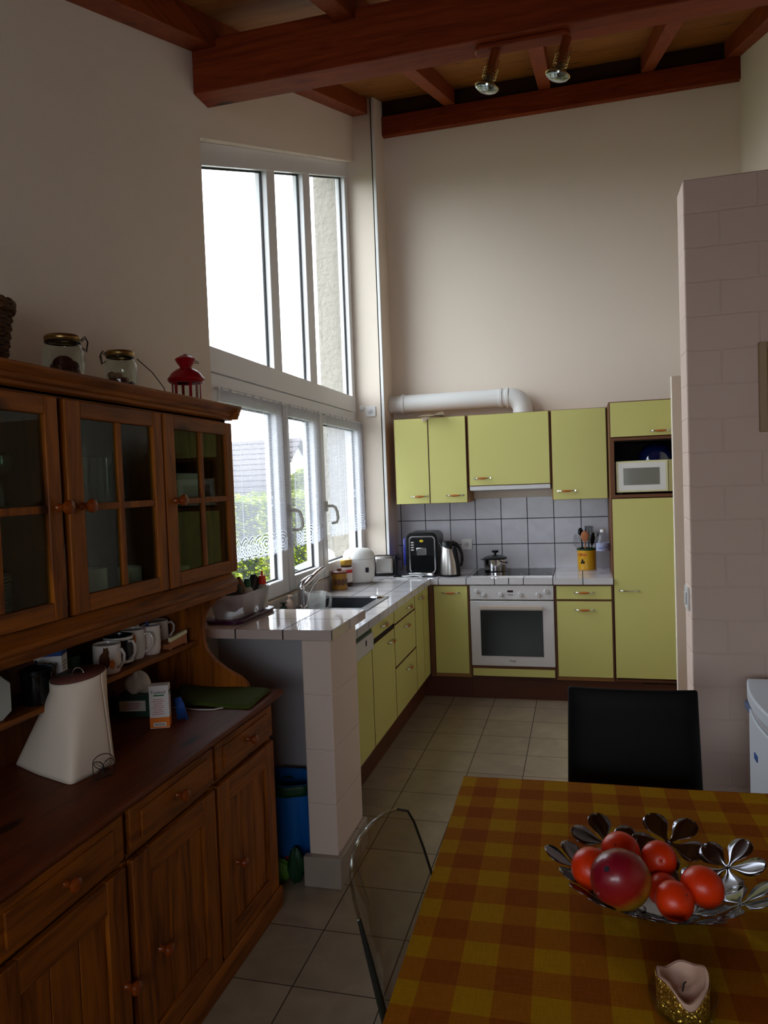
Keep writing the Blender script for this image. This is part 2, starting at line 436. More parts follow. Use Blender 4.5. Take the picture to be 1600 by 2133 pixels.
def special():
    g = N('mango_skin'); co = g.coord(); o = g.xyz(co)
    f = g.math('ADD', g.math('MULTIPLY', g.math('SUBTRACT', o[2], .02), 11), g.math('MULTIPLY', g.noise(co, 18, 4), .5))
    g.l.new(g.ramp(f, [(.02, lin((150,110,20))), (.30, lin((150,30,20))), (.7, lin((128,8,34)))]), g.b.inputs['Base Color'])
    g.b.inputs['Roughness'].default_value = .32; g.b.inputs['Coat Weight'].default_value = .2; M['mango'] = g.m
    g = N('orange_peel'); co = g.coord()
    g.l.new(g.mix(g.noise(co, 14, 3), lin((216,38,2)), lin((232,66,4))), g.b.inputs['Base Color'])
    g.b.inputs['Roughness'].default_value = .35; g.bump(g.noise(co, 420, 2), .3, .001); M['peel'] = g.m
    g = N('hedge_leaf'); g.n.remove(g.b); co = g.coord()
    c = g.ramp(g.noise(co, 9, 3), [(.3, lin((40,66,5))), (.55, lin((124,142,8))), (.75, lin((184,182,30)))])
    d = g.node('ShaderNodeBsdfPrincipled'); g.l.new(c, d.inputs['Base Color']); d.inputs['Roughness'].default_value = .35
    t = g.node('ShaderNodeBsdfTranslucent'); g.l.new(c, t.inputs[0])
    m = g.node('ShaderNodeMixShader'); m.inputs[0].default_value = .45; g.l.new(d.outputs[0], m.inputs[1]); g.l.new(t.outputs[0], m.inputs[2])
    g.l.new(m.outputs[0], g.out.inputs[0]); M['leafy'] = g.m
    g = N('roof_tiles'); co = g.coord(); o = g.xyz(co)
    s = g.math('FRACT', g.math('MULTIPLY', o[2], 5.2)); k = g.math('LESS_THAN', s, .28)
    g.l.new(g.mix(k, lin((72,68,74)), lin((34,30,36))), g.b.inputs['Base Color']); g.b.inputs['Roughness'].default_value = .8; M['roof'] = g.m
    # plaid table cloth
    g = N('checked_cloth'); co = g.coord(); o = g.xyz(co); ws = []
    for i, off in ((0, .02), (1, .03)):
        fr = g.math('FRACT', g.math('DIVIDE', g.math('ADD', o[i], off), .125))
        ws.append(g.math('LESS_THAN', fr, .5))
    s = g.math('ADD', ws[0], ws[1])
    c = g.ramp(g.math('MULTIPLY', s, .5), [(0, lin((140,70,4))), (.5, lin((156,93,2))), (1, lin((170,122,0)))])
    c.node.color_ramp.interpolation = 'LINEAR'
    n2 = g.noise(g.mapping(co, (260,30,1)), 1, 2); n3 = g.noise(g.mapping(co, (30,260,1)), 1, 2)
    v = g.ramp(g.math('MULTIPLY', g.math('ADD', n2, n3), .5), [(.35, (.8,.8,.8,1)), (.65, (1,1,1,1))])
    g.l.new(g.mix(1.0, c, v, 'MULTIPLY'), g.b.inputs['Base Color']); g.b.inputs['Roughness'].default_value = .9; g.b.inputs['Specular IOR Level'].default_value = .08
    g.bump(g.noise(co, 5, 3), .5, .012); M['cloth'] = g.m
    # glitter
    g = N('gold_glitter'); co = g.coord()
    vo = g.node('ShaderNodeTexVoronoi'); g.l.new(co, vo.inputs['Vector']); vo.inputs['Scale'].default_value = 420
    g.b.inputs['Base Color'].default_value = lin((190,150,60)); g.b.inputs['Metallic'].default_value = .8; g.b.inputs['Roughness'].default_value = .3
    nm = g.node('ShaderNodeVectorMath', operation='ADD'); ge = g.node('ShaderNodeNewGeometry')
    sc = g.node('ShaderNodeVectorMath', operation='MULTIPLY_ADD'); g.l.new(vo.outputs['Color'], sc.inputs[0]); sc.inputs[1].default_value = (1.3,1.3,1.3); sc.inputs[2].default_value = (-.65,-.65,-.65)
    g.l.new(ge.outputs['Normal'], nm.inputs[0]); g.l.new(sc.outputs[0], nm.inputs[1])
    no = g.node('ShaderNodeVectorMath', operation='NORMALIZE'); g.l.new(nm.outputs[0], no.inputs[0]); g.l.new(no.outputs[0], g.b.inputs['Normal']); M['glitter'] = g.m
    g = N('grass'); co = g.coord()
    g.l.new(g.mix(g.noise(co, 6, 5), lin((44,58,28)), lin((80,82,58))), g.b.inputs['Base Color']); g.b.inputs['Roughness'].default_value = 1; M['grass'] = g.m
special()

# ------------------------------------------------------------------ room shell
X0 = -1.62; XF = -1.68
zr = lambda y: 2.487 + .35*y      # underside of rafters
zb = lambda y: 2.608 + .35*y      # underside of ceiling boards
SL = .35
mb = MB().box(-1.62, 3.2, -1.5, 5.9, -.1, 0); struct('floor', mb, M['floor'])
mb = MB().prism([(-1.62,zb(-1.62)),(6.35,zb(6.35)),(6.35,zb(6.35)+.2),(-1.62,zb(-1.62)+.2)], 'x', -1.98, 3.35); struct('ceiling', mb, M['boards'])
T = .04
mb = MB()
mb.prism([(-1.6,-.1),(3.10,-.1),(3.10,zb(3.1)+T),(-1.6,zb(-1.6)+T)], 'x', -1.92, X0)
ztop = lambda y: 3.20 + .3625*(y-3.10)
mb.prism([(3.10,ztop(3.10)),(5.6,ztop(5.6)),(5.6,zb(5.6)+T),(3.10,zb(3.1)+T)], 'x', -1.90, X0)
mb.box(-1.90, -1.662, 3.10, 5.6, -.1, .972)
mb.box(-1.662, X0, 3.10, 3.15, -.1, .888)
struct('wall_left', mb, M['wall'])
mb = MB().prism([(5.62,-.1),(6.1,-.1),(6.1,zb(6.1)+T),(5.62,zb(5.62)+T)], 'x', -1.972, -1.76); struct('wall_outside', mb, M['wallext'])
mb = MB().prism([(5.6,0),(5.9,0),(5.9,zb(5.9)+T),(5.6,zb(5.6)+T)], 'x', -1.76, -1.452); struct('wall_column', mb, M['wall'])
mb = MB().prism([(5.586,.9),(5.6,.9),(5.6,zb(5.6)-.002),(5.586,zb(5.586)-.002)], 'x', -1.468, -1.446); struct('trim_1', mb, M['white'], bevel=.003)
mb = MB().prism([(5.597,.9),(5.6,.9),(5.6,zb(5.6)-.002),(5.597,zb(5.597)-.002)], 'x', -1.479, -1.472); struct('trim_2', mb, M['dark'])
mb = MB().box(-1.92, 3.3, 5.9, 6.1, -.1, zb(5.9)+T); struct('wall_back', mb, M['wall'])
mb = MB().prism([(3.15,0),(5.9,0),(5.9,zb(5.9)+T),(3.15,zb(3.15)+T)], 'x', 1.19, 1.3); struct('wall_right', mb, M['wall'])
mb = MB().prism([(-1.6,-.1),(3.15,-.1),(3.15,zb(3.15)+T),(-1.6,zb(-1.6)+T)], 'x', 3.2, 3.35); struct('wall_far_right', mb, M['wall'])
mb = MB().box(1.30, 3.2, 3.0, 3.15, 0, zb(3.15)+T); struct('wall_dining', mb, M['wall'])
# partition of painted blocks
mb = MB().box(.405, 1.30, 3.0, 3.165, 0, 2.69); struct('wall_partition', mb, M['block'], bevel=.006)
# rear wall with wide opening
mb = MB()
mb.box(-1.92, -1.5, -1.62, -1.5, -.1, 2.12); mb.box(.7, 3.3, -1.62, -1.5, -.1, 2.12)
mb.box(-1.5, .7, -1.62, -1.5, -.1, 1.15); mb.box(-1.5, .7, -1.62, -1.5, 1.98, 2.12)
struct('wall_rear', mb, M['wall'])
w2 = thing('window_2', None, None, (-.40,-1.55,1.15), kind='structure')
mb = MB()
for a,b,c,d in ((-1.5,-1.44,1.15,1.98),(.64,.7,1.15,1.98),(-.43,-.37,1.15,1.98),(-1.5,.7,1.15,1.21),(-1.5,.7,1.92,1.98)): mb.box(a,b,-1.6,-1.54,c,d)
obj('window_frame', mb, M['upvc'], w2)
obj('pane', MB().box(-1.45,.65,-1.575,-1.571,1.19,1.94), M['glass'], w2)

# half wall and its end pillar under the bar
struct('wall_half', MB().box(-1.62, -1.085, 3.05, 3.14, 0, .988), M['grey'])
struct('wall_pillar', MB().box(-1.088, -.966, 2.735, 3.085, 0, .988), M['pillarblock'], bevel=.006)
mb = MB().box(-1.102, -.946, 2.700, 2.734, 0, .122).box(-.965, -.946, 2.734, 3.085, 0, .122)
struct('baseboard_pillar', mb, M['skirt'], bevel=.003)
# baseboards
struct('baseboard_left', MB().box(X0, X0+.012, 2.60, 3.05, 0, .07), M['skirt'])
# backsplash tiles on the back wall
struct('trim_3', MB().box(-1.445, .213, 5.892, 5.9, .885, 1.45), M['splash'])
struct('trim_4', MB().box(-1.662, -1.65, 3.15, 5.6, .885, .965), tiles('upstand_tile', (196,190,188), (60,54,54), (0,.2045,0), (0,3.4,0), .004, .15), bevel=.002)

# beams: two purlins and the rafters that rest on them
struct('trim_5', MB().box(-1.62, 3.2, 3.056, 3.188, 3.371, 3.60), M['beam'], bevel=.004)
struct('trim_6', MB().box(-1.452, 1.19, 5.845, 5.9, 4.382, 4.535), M['beam'], bevel=.004)
struct('trim_7', MB().box(-1.452, 1.19, 5.878, 5.9, 4.535, 4.69), pm('blocking_board', (52,24,10), .8))
n = 8
for x0, x1, ys, ye in ((-1.62,-1.50,-1.5,5.6),(-.94,-.855,-1.5,5.845),(-.215,-.125,-1.5,5.845),(.52,.61,-1.5,5.845),(1.09,1.19,3.15,5.9),(1.3,1.39,-1.5,3.0),(1.95,2.04,-1.5,3.0),(2.6,2.69,-1.5,3.0)):
    mb = MB().prism([(ys,zr(ys)),(ye,zr(ye)),(ye,zb(ye)+.01),(ys,zb(ys)+.01)], 'x', x0, x1)
    struct('trim_%d' % n, mb, M['raft'], bevel=.003); n += 1

# ------------------------------------------------------------------ kitchen window
win = thing('window_1', None, None, (-1.70,4.35,.97), kind='structure')
mb = MB()
def bar(y0, y1, z0, z1, d0=-1.76, d1=XF): mb.box(d0, d1, y0, y1, z0, z1)
ft = lambda y: ztop(y)                       # frame outer top follows the slope
def slope_member(y0, y1, t, d0=-1.76, d1=XF): mb.prism([(y0,ft(y0)-t),(y1,ft(y1)-t),(y1,ft(y1)),(y0,ft(y0))], 'x', d0, d1)
slope_member(3.10, 5.6, .11)
def post(y0, y1, z0): mb.prism([(y0,z0),(y1,z0),(y1,ft(y1)-.09),(y0,ft(y0)-.09)], 'x', -1.758, XF-.002)
post(3.10, 3.19, .97); post(4.0, 4.12, 2.2); post(4.60, 4.73, 2.2); post(5.525, 5.6, .97)
bar(3.10, 5.6, 2.165, 2.287); bar(3.10, 5.6, 2.04, 2.162, -1.76, XF-.004); bar(3.10, 5.6, .972, 1.03)
bar(3.985, 4.03, 1.0, 2.1, -1.76, -1.70); bar(4.6, 4.64, 1.0, 2.1, -1.76, -1.70)
obj('window_frame', mb, M['upvc'], win, bevel=.004)
mb = MB()
for y0, y1 in ((3.19,4.0),(4.12,4.60),(4.73,5.525)):
    for e, f in ((y0,y0+.008),(y1-.008,y1)): mb.prism([(e,2.287),(f,2.287),(f,ft(f)-.11),(e,ft(e)-.11)], 'x', -1.728, -1.716)
    mb.prism([(y0,ft(y0)-.12),(y1,ft(y1)-.12),(y1,ft(y1)-.11),(y0,ft(y0)-.11)], 'x', -1.728, -1.716)
obj('window_seal', mb, M['seal'], win)
for y0, y1 in ((3.19,4.0),(4.12,4.60),(4.73,5.525)):
    mb = MB().prism([(y0,2.287),(y1,2.287),(y1,ft(y1)-.11),(y0,ft(y0)-.11)], 'x', -1.724, -1.720)
    obj('pane', mb, M['glass'], win)
for y0, y1, hy in ((3.13,4.005,None),(4.015,4.615,4.035),(4.63,5.605,4.695)):
    s = obj('sash', MB().box(-1.715,-1.65,y0,y0+.085,.985,2.09).box(-1.715,-1.65,y1-.085,y1,.985,2.09).box(-1.715,-1.65,y0+.085,y1-.085,.985,1.07).box(-1.715,-1.65,y0+.085,y1-.085,2.02,2.09), M['upvc'], win, bevel=.005)
    mb = MB()
    for a,b,c,d in ((y0+.085,y0+.093,1.07,2.02),(y1-.093,y1-.085,1.07,2.02),(y0+.085,y1-.085,1.07,1.078),(y0+.085,y1-.085,2.012,2.02)): mb.box(-1.70,-1.688,a,b,c,d)
    obj('seal', mb, M['seal'], s)
    obj('pane', MB().box(-1.697,-1.693,y0+.085,y1-.085,1.07,2.02), M['glass'], s)
    if hy:
        mb = MB().rbox(-1.65,-1.636,hy-.013,hy+.013,1.425,1.495,.01,4,'x')
        mb.tube([(-1.64,hy,1.462),(-1.60,hy,1.462),(-1.583,hy+.008,1.452),(-1.573,hy+.014,1.42),(-1.571,hy+.018,1.375),(-1.580,hy+.018,1.352),(-1.608,hy+.016,1.346),(-1.632 if hy<4.5 else -1.615,hy+.014,1.348)], .0098, 12)
        obj('window_handle', mb, M['lightmetal'], s, label='beige bow handle')
# curtains
def curtain(y0, y1, hem, label, amp=.006, folds=9, seed=0):
    rnd = random.Random(seed); ph = rnd.random()*6
    cu = thing('lace_curtain', label, 'curtain', (-1.632,(y0+y1)/2,hem), group='lace half curtains on the kitchen window')
    zt = 2.086; w = y1-y0
    def f(u, v):
        y = y0 + w*u; sc = abs(math.sin(PI*(y-y0)/.041))*.012
        z = zt + (hem - .004*math.sin(y*9) - sc - zt)*v
        a = amp*(.5+.5*v)
        x = -1.630 + a*math.sin(folds*2*PI*u+ph) + a*.5*math.sin(folds*4.7*u+ph*2)
        return (x, y, z)
    mb = MB().grid(f, int(w/.006), 14)
    o = obj('lace_panel', mb, lace('lace_%d' % seed, hem, y0, (y0+y1)/2), cu)
    rod = MB().tube([(-1.632,y0-.012,2.078),(-1.632,y1+.006,2.078)], .0045, 8); obj('rod', rod, M['white'], cu)
    for e in (y0-.008, y1+.002):
        obj('rod_hook', MB().tube([(-1.65,e,2.078),(-1.63,e,2.078)], .006, 8), M['lightmetal'], cu)
    return cu

# ------------------------------------------------------------------ kitchen units
def bow_handle(parent, c, along, out, woodmid=True, L=.125):
    c = Vector(c); a = Vector(along); o = Vector(out)
    mb = MB(); pts = []; rs = []
    for i in range(15):
        t = -1 + 2*i/14
        pts.append(c + a*(t*L/2) + o*(.026*(1-t**4)) + Vector((0,0,-.002*(1-t*t)))); rs.append(.0042)
    mb.tube(pts, rs, 8)
    for t in (-1, 1): mb.tube([c + a*(t*L/2*.985), c + a*(t*L/2*.985) + o*.012], .0052, 8)
    if woodmid:
        mb.mat(1); pts = []; rs = []
        for i in range(11):
            t = -.55 + 1.1*i/10
            pts.append(c + a*(t*L/2) + o*(.026*(1-t**4)) + Vector((0,0,-.002*(1-t*t)))); rs.append(.0052 + .0035*math.cos(t/.55*PI/2))
        mb.tube(pts, rs, 10)
    return obj('handle', mb, [M['chrome'], M['handlewood']], parent)
def front_y(name, parent, x0, x1, z0, z1, yf, hpos=None, label=None, wd=True):
    """door or drawer front that faces -y; yf = its face"""
    mb = MB().box(x0,x1,yf,yf+.018,z0,z1).mat(1).box(x0+.0025,x1-.0025,yf-.0012,yf,z0+.0025,z1-.0025)
    d = obj(name, mb, [M['edge'], M['yellow']], parent, label=label)
    if hpos: bow_handle(d, (hpos[0], yf-.001, hpos[1]), (1,0,0), (0,-1,0), wd)
    return d
def front_x(name, parent, y0, y1, z0, z1, xf, hpos=None):
    mb = MB().box(xf-.018,xf,y0,y1,z0,z1).mat(1).box(xf,xf+.0012,y0+.0025,y1-.0025,z0+.0025,z1-.0025)
    d = obj(name, mb, [M['edge'], M['yellow']], parent)
    if hpos: bow_handle(d, (xf+.001, hpos[0], hpos[1]), (0,1,0), (1,0,0))
    return d
UT = 2.09; UB = 1.432; UF = 5.57
# double wall cabinet
t = thing('wall_cabinet', 'yellow two-door wall cabinet at the far left, next to the white column', 'cabinet', (-1.09,5.73,UB))
obj('cabinet_body', MB().box(-1.378,-.812,UF+.019,5.898,UB,UT), M['edge2'], t, bevel=.002)
front_y('door', t, -1.372,-1.107, UB,UT,UF,(-1.185,1.49)); front_y('door', t, -1.103,-.816, UB,UT,UF,(-.91,1.49))
# hood cabinet
t = thing('hood_cabinet', 'yellow flap-door cabinet over the extractor hood, above the hob', 'cabinet', (-.5,5.73,1.52))
obj('cabinet_body', MB().box(-.806,-.192,UF+.019,5.898,1.553,UT), M['edge2'], t, bevel=.002)
front_y('door', t, -.797,-.200, 1.556,UT,UF,(-.70,1.612))
obj('hood_visor', MB().prism([(UF+.005,1.52),(5.86,1.505),(5.86,1.553),(UF+.005,1.553)],'x',-.797,-.2), M['white2'], t, bevel=.003, label='white hood strip')
# right wall cabinet
t = thing('wall_cabinet', 'yellow single-door wall cabinet between the hood and the tall cabinet', 'cabinet', (.01,5.73,UB))
obj('cabinet_body', MB().box(-.190,.209,UF+.019,5.898,UB,UT), M['edge2'], t, bevel=.002)
front_y('door', t, -.184,.203, UB,UT,UF,(-.085,1.497))
# tall cabinet
TF = 5.302
t = thing('tall_cabinet', 'tall yellow kitchen cabinet with a niche for the microwave', 'cabinet', (.513,5.6,0))
mb = MB()
mb.box(.213,.235,TF+.019,5.898,.16,2.10).box(.791,.813,TF+.019,5.898,.16,2.10).box(.235,.791,5.88,5.898,.16,2.10)
mb.box(.235,.791,TF+.019,5.88,2.08,2.10).box(.235,.791,TF+.019,5.88,.16,.18)
mb.box(.213,.813,TF,TF+.019,1.832,1.852).box(.213,.813,TF,TF+.019,1.440,1.462).box(.213,.243,TF,TF+.019,1.462,1.832).box(.783,.813,TF,TF+.019,1.462,1.832)
mb.box(.235,.791,TF+.019,5.88,1.440,1.462).box(.235,.791,TF+.019,5.88,1.832,1.852)
obj('cabinet_body', mb, M['edge'], t, bevel=.0015)
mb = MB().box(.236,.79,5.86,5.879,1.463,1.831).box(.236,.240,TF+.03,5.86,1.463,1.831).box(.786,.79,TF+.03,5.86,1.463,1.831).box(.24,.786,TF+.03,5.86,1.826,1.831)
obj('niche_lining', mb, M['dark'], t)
front_y('door', t, .219,.807, 1.856,2.095,TF,(.545,1.888))
front_y('door', t, .219,.807, .190,1.436,TF,(.316,.803),None,False)
obj('plinth', MB().box(.213,.813,5.36,5.40,0,.16), M['plinth'], t)
obj('vent_gap', MB().box(.40,.80,5.345,5.36,.145,.165), M['dark'], t)
# base units, back run
t = thing('base_cabinet', 'yellow base cabinet with one door in the corner left of the oven', 'cabinet', (-.94,5.6,0))
obj('cabinet_body', MB().box(-1.088,-.792,TF+.019,5.888,.16,.842), M['edge2'], t)
front_y('door', t, -1.050,-.800, .188,.835,TF,(-.925,.785))
obj('corner_post', MB().box(-1.088,-1.054,TF,TF+.019,.17,.842), M['edge'], t)
t = thing('base_cabinet', 'yellow base cabinet with a drawer over a door, right of the oven', 'cabinet', (.02,5.6,0))
obj('cabinet_body', MB().box(-.180,.210,TF+.019,5.888,.16,.842), M['edge2'], t)
front_y('drawer', t, -.172,.203, .738,.835,TF,(.018,.790)); front_y('door', t, -.172,.203, .188,.728,TF,(.018,.668))
for a_, b_ in ((-.184,-.176),(.204,.211)): obj('side_edge', MB().box(a_,b_,TF+.002,TF+.019,.17,.842), M['edge'], t)
t = thing('oven_housing', 'yellow low drawer strip and brown housing under the white oven', 'cabinet', (-.486,5.6,0))
obj('cabinet_body', MB().box(-.790,-.772,TF+.019,5.888,.16,.842).box(-.203,-.185,TF+.019,5.888,.16,.842).box(-.772,-.203,TF+.019,5.888,.238,.252).box(-.79,-.185,TF,TF+.019,.238,.252), M['edge'], t)
front_y('drawer', t, -.778,-.192, .176,.236,TF)
# oven
ov = thing('built_in_oven', 'white built-in oven with a dark glass door, below the hob', 'oven', (-.486,5.5,.255))
obj('control_panel', MB().box(-.782,-.190,TF-.008,TF+.03,.735,.838), M['white2'], ov, bevel=.003)
mb = MB().box(-.782,-.190,TF-.012,TF+.02,.255,.727)
d = obj('oven_door', mb, M['white2'], ov, bevel=.004)
obj('door_glass', MB().box(-.710,-.268,TF-.0135,TF-.0118,.328,.660), M['oven'], d)
mb = MB().rbox(-.716,-.268,TF-.045,TF-.03,.672,.694,.006,3,'y').box(-.71,-.695,TF-.03,TF-.01,.676,.690).box(-.29,-.275,TF-.03,TF-.01,.676,.690)
obj('door_handle', mb, M['bronze'], d, bevel=.002)
text('brand_text', 'Miele', .021, MYN, (-.487,TF-.0122,.293), M['ink'], d)
for kx, kz in ((-.732,.797),(-.682,.773),(-.56,.774),(-.421,.774),(-.298,.774),(-.243,.797)):
    k = obj('knob', MB().lathe([(0,.022),(.010,.022),(.0145,.018),(.016,0),(0,0)], (kx,TF-.008,kz), 20, AYN), M['white2'], ov)
    obj('pointer', MB().box(kx-.001,kx+.001,TF-.0308,TF-.030,kz+.002,kz+.012), M['ink'], k)
obj('display', MB().box(-.512,-.472,TF-.0088,TF-.0078,.789,.803), M['led'], ov)
mb = MB()
for i in range(4): mb.lathe([(0,.003),(.0028,.003),(.003,0)], (-.506+.0095*i,TF-.008,.772), 10, AYN)
obj('buttons', mb, M['ink'], ov)
for q in (-.588,-.529):
    mb = MB()
    for i in range(5): mb.box(q,q+.004,TF-.0086,TF-.0078,.762+.006*i,.7635+.006*i)
    obj('scale_marks', mb, M['ink'], ov)
struct('baseboard_back', MB().box(-1.15,.213,5.355,5.375,0,.168).box(-.795,-.787,5.352,5.355,0,.168), M['plinth'])
# left run
LX = -1.09
t = thing('dishwasher', 'built-in dishwasher with a white control strip and yellow door, behind the white pillar', 'dishwasher', (-1.36,3.45,0))
obj('cabinet_body', MB().box(-1.64,LX-.019,3.155,3.748,.16,.842), M['grey'], t)
front_x('door', t, 3.158,3.748, .188,.718,LX)
p = obj('control_panel', MB().box(LX-.019,LX+.012,3.158,3.752,.724,.812), M['white2'], t, bevel=.002)
obj('grip_recess', MB().box(LX-.018,LX+.002,3.158,3.75,.813,.838), M['darkgreen'], t)
obj('button', MB().box(LX+.012,LX+.014,3.60,3.618,.768,.796), M['seal'], p)
t = thing('sink_cabinet', 'yellow sink cabinet with a false drawer over one wide door', 'cabinet', (-1.36,4.0,0))
obj('cabinet_body', MB().box(-1.64,LX-.019,3.752,4.244,.16,.70), M['edge2'], t)
front_x('drawer', t, 3.756,4.243, .762,.838,LX,(3.99,.805)); front_x('door', t, 3.756,4.243, .188,.735,LX,(4.14,.678))
obj('gap_rail', MB().box(LX-.03,LX-.012,3.752,4.244,.70,.842), M['dark'], t)
t = thing('drawer_cabinet', 'yellow base unit with three drawers under the worktop', 'cabinet', (-1.36,4.53,0))
obj('cabinet_body', MB().box(-1.64,LX-.019,4.248,4.826,.16,.725).box(-1.17,LX-.019,4.248,4.826,.725,.842), M['edge'], t)
front_x('drawer', t, 4.252,4.823, .752,.838,LX,(4.63,.797)); front_x('drawer', t, 4.252,4.823, .492,.745,LX,(4.54,.694)); front_x('drawer', t, 4.252,4.823, .188,.484,LX,(4.57,.415))
t = thing('base_cabinet', 'narrow yellow base cabinet beside the inner corner of the kitchen', 'cabinet', (-1.36,4.95,0))
obj('cabinet_body', MB().box(-1.64,LX-.019,4.83,5.30,.16,.842), M['edge'], t)
front_x('door', t, 4.834,5.085, .188,.838,LX,(5.0,.797)); front_x('filler_panel', t, 5.09,5.28, .188,.838,LX)
struct('baseboard_run', MB().box(-1.17,-1.15,3.155,5.36,0,.168), M['plinth'])
# worktop (one continuous tiled surface) with a cut-out for the sink
mb = MB()
SX0, SX1, SY0, SY1 = -1.60, -1.175, 3.50, 4.42
zt, zu = .89, .846
mb.mat(1).box(-.503,-.497,5.2812,5.30,zu+.001,zt+.0003).mat(0)
mb.box(-1.65,SX0,3.195,5.888,zu,zt).box(SX0,SX1,3.195,SY0,zu,zt).box(SX0,SX1,SY1,5.888,zu,zt).box(SX1,-1.07,3.195,5.888,zu,zt).box(-1.07,.213,5.282,5.888,zu,zt)
wt = obj('worktop', mb, [M['worktop'], M['seal']]); tag(wt, 'white tiled L-shaped worktop with dark grout on the yellow base units', 'worktop')
# bar
mb = MB().box(-1.619,-.951,2.72,3.193,.990,1.03)
o = obj('bar_top', mb, M['bartile'], bevel=.0015); tag(o, 'raised white tiled bar top resting on the painted pillar', 'worktop')
# sink
t = thing('kitchen_sink', 'stainless steel sink with drainer, set into the tiled worktop', 'sink', (-1.39,3.96,.89))
BX0, BX1, BY0, BY1 = -1.535, -1.215, 4.0, 4.37
mb = MB().box(SX0-.012,SX1+.012,SY0-.012,BY0,.891,.895).box(SX0-.012,SX1+.012,BY1,SY1+.012,.891,.895).box(SX0-.012,BX0,BY0,BY1,.891,.895).box(BX1,SX1+.012,BY0,BY1,.891,.895)
obj('rim', mb, M['sink'], t)
zb0 = .735
mb = MB().box(BX0-.002,BX0,BY0,BY1,zb0,.893).box(BX1,BX1+.002,BY0,BY1,zb0,.893).box(BX0,BX1,BY0-.002,BY0,zb0,.893).box(BX0,BX1,BY1,BY1+.002,zb0,.893).box(BX0,BX1,BY0,BY1,zb0-.002,zb0)
b = obj('bowl', mb, M['sink'], t)
obj('drain', MB().lathe([(0,.004),(.03,.004),(.036,0)], (-1.375,4.18,zb0), 24), M['chrome'], b)
mb = MB()
for i in range(7): mb.rbox(-1.55,-1.24,3.56+.055*i,3.575+.055*i,.895,.898,.007,4)
obj('drainer_ridges', mb, M['sink'], t)
obj('strainer_cover', MB().lathe([(0,.012),(.03,.011),(.05,.006),(.058,0)], (-1.225,4.385,.895), 28, Matrix.Diagonal((.8,.55,1))), M['chrome'], t)
# tap
t = thing('kitchen_tap', 'chrome mixer tap with pull-out spray, behind the sink', 'tap', (-1.585,4.03,.895))
obj('tap_body', MB().lathe([(0,0),(.030,0),(.030,.008),(.024,.014),(.022,.10),(.024,.112),(.018,.125),(0,.125)], (-1.585,4.03,.895), 24), M['chrome'], t)
mb = MB().tube([(-1.585,4.03,1.005),(-1.567,4.058,1.022),(-1.545,4.095,1.052),(-1.522,4.135,1.082),(-1.50,4.17,1.103),(-1.488,4.19,1.110)], [.013,.0165,.017,.0155,.0125,.009], 14)
obj('spray_head', mb, M['chrome'], t)
mb = MB().tube([(-1.590,4.02,1.015),(-1.585,4.028,1.030),(-1.572,4.045,1.050),(-1.556,4.068,1.066),(-1.538,4.095,1.076)], [.022,.020,.014,.009,.005], 12, flat=.6)
obj('lever', mb, M['chrome'], t)
mb = MB().tube([(-1.555,4.02,.90),(-1.553,4.028,.94),(-1.546,4.046,.975),(-1.532,4.08,1.015),(-1.51,4.12,1.05)], .0075, 10)
obj('hose', mb, M['chrome'], t)
# things by the sink
t = thing('soap_bottle', 'small pinkish pump bottle beside the tap', 'bottle', (-1.595,3.86,.895))
obj('bottle_body', MB().lathe([(0,0),(.019,0),(.021,.01),(.021,.055),(.012,.07),(0,.07)], (-1.595,3.86,.895), 20), M['soap'], t)
obj('pump', MB().lathe([(.006,.068),(.006,.085),(.010,.087),(.010,.094),(0,.095)], (-1.595,3.86,.895), 14).box(-1.60,-1.575,3.855,3.865,.982,.989), M['soap'], t)
t = thing('dish_brush', 'short dark dish brush standing left of the soap bottle', 'brush', (-1.60,3.79,.895))
obj('brush_head', MB().lathe([(0,0),(.018,0),(.020,.03),(.012,.045),(0,.045)], (-1.60,3.79,.895), 16), M['darkgreen'], t)
obj('grip', MB().lathe([(.008,.045),(.008,.058),(.018,.06),(.018,.066),(0,.066)], (-1.60,3.79,.895), 16), M['seal'], t)
t = thing('measuring_jug', 'clear plastic measuring jug standing by the sink', 'jug', (-1.43,3.86,.898))
jc = (-1.43,3.86,.898)
obj('jug_body', MB().lathe([(0,0),(.043,0),(.046,.004),(.055,.105),(.058,.108),(.055,.110),(.0525,.105),(.044,.007),(0,.005)], jc, 36), M['frost'], t)
obj('handle', MB().tube([(-1.376,3.86,1.0),(-1.355,3.86,.998),(-1.348,3.86,.975),(-1.353,3.86,.935),(-1.368,3.86,.915),(-1.384,3.86,.918)], .006, 8, flat=1.4), M['frost'], t)
obj('spout', MB().tube([(-1.482,3.86,.995),(-1.492,3.86,1.006),(-1.503,3.86,1.009)], [.014,.010,.004], 10, flat=.5), M['frost'], t)
mb = MB()
for i in range(6): mb.box(-1.445+.002*i*0,-1.430,3.8125-.0012*i,3.8128-.0012*i,.925+.013*i,.9258+.013*i)
obj('scale_marks', mb, M['ink'], t)

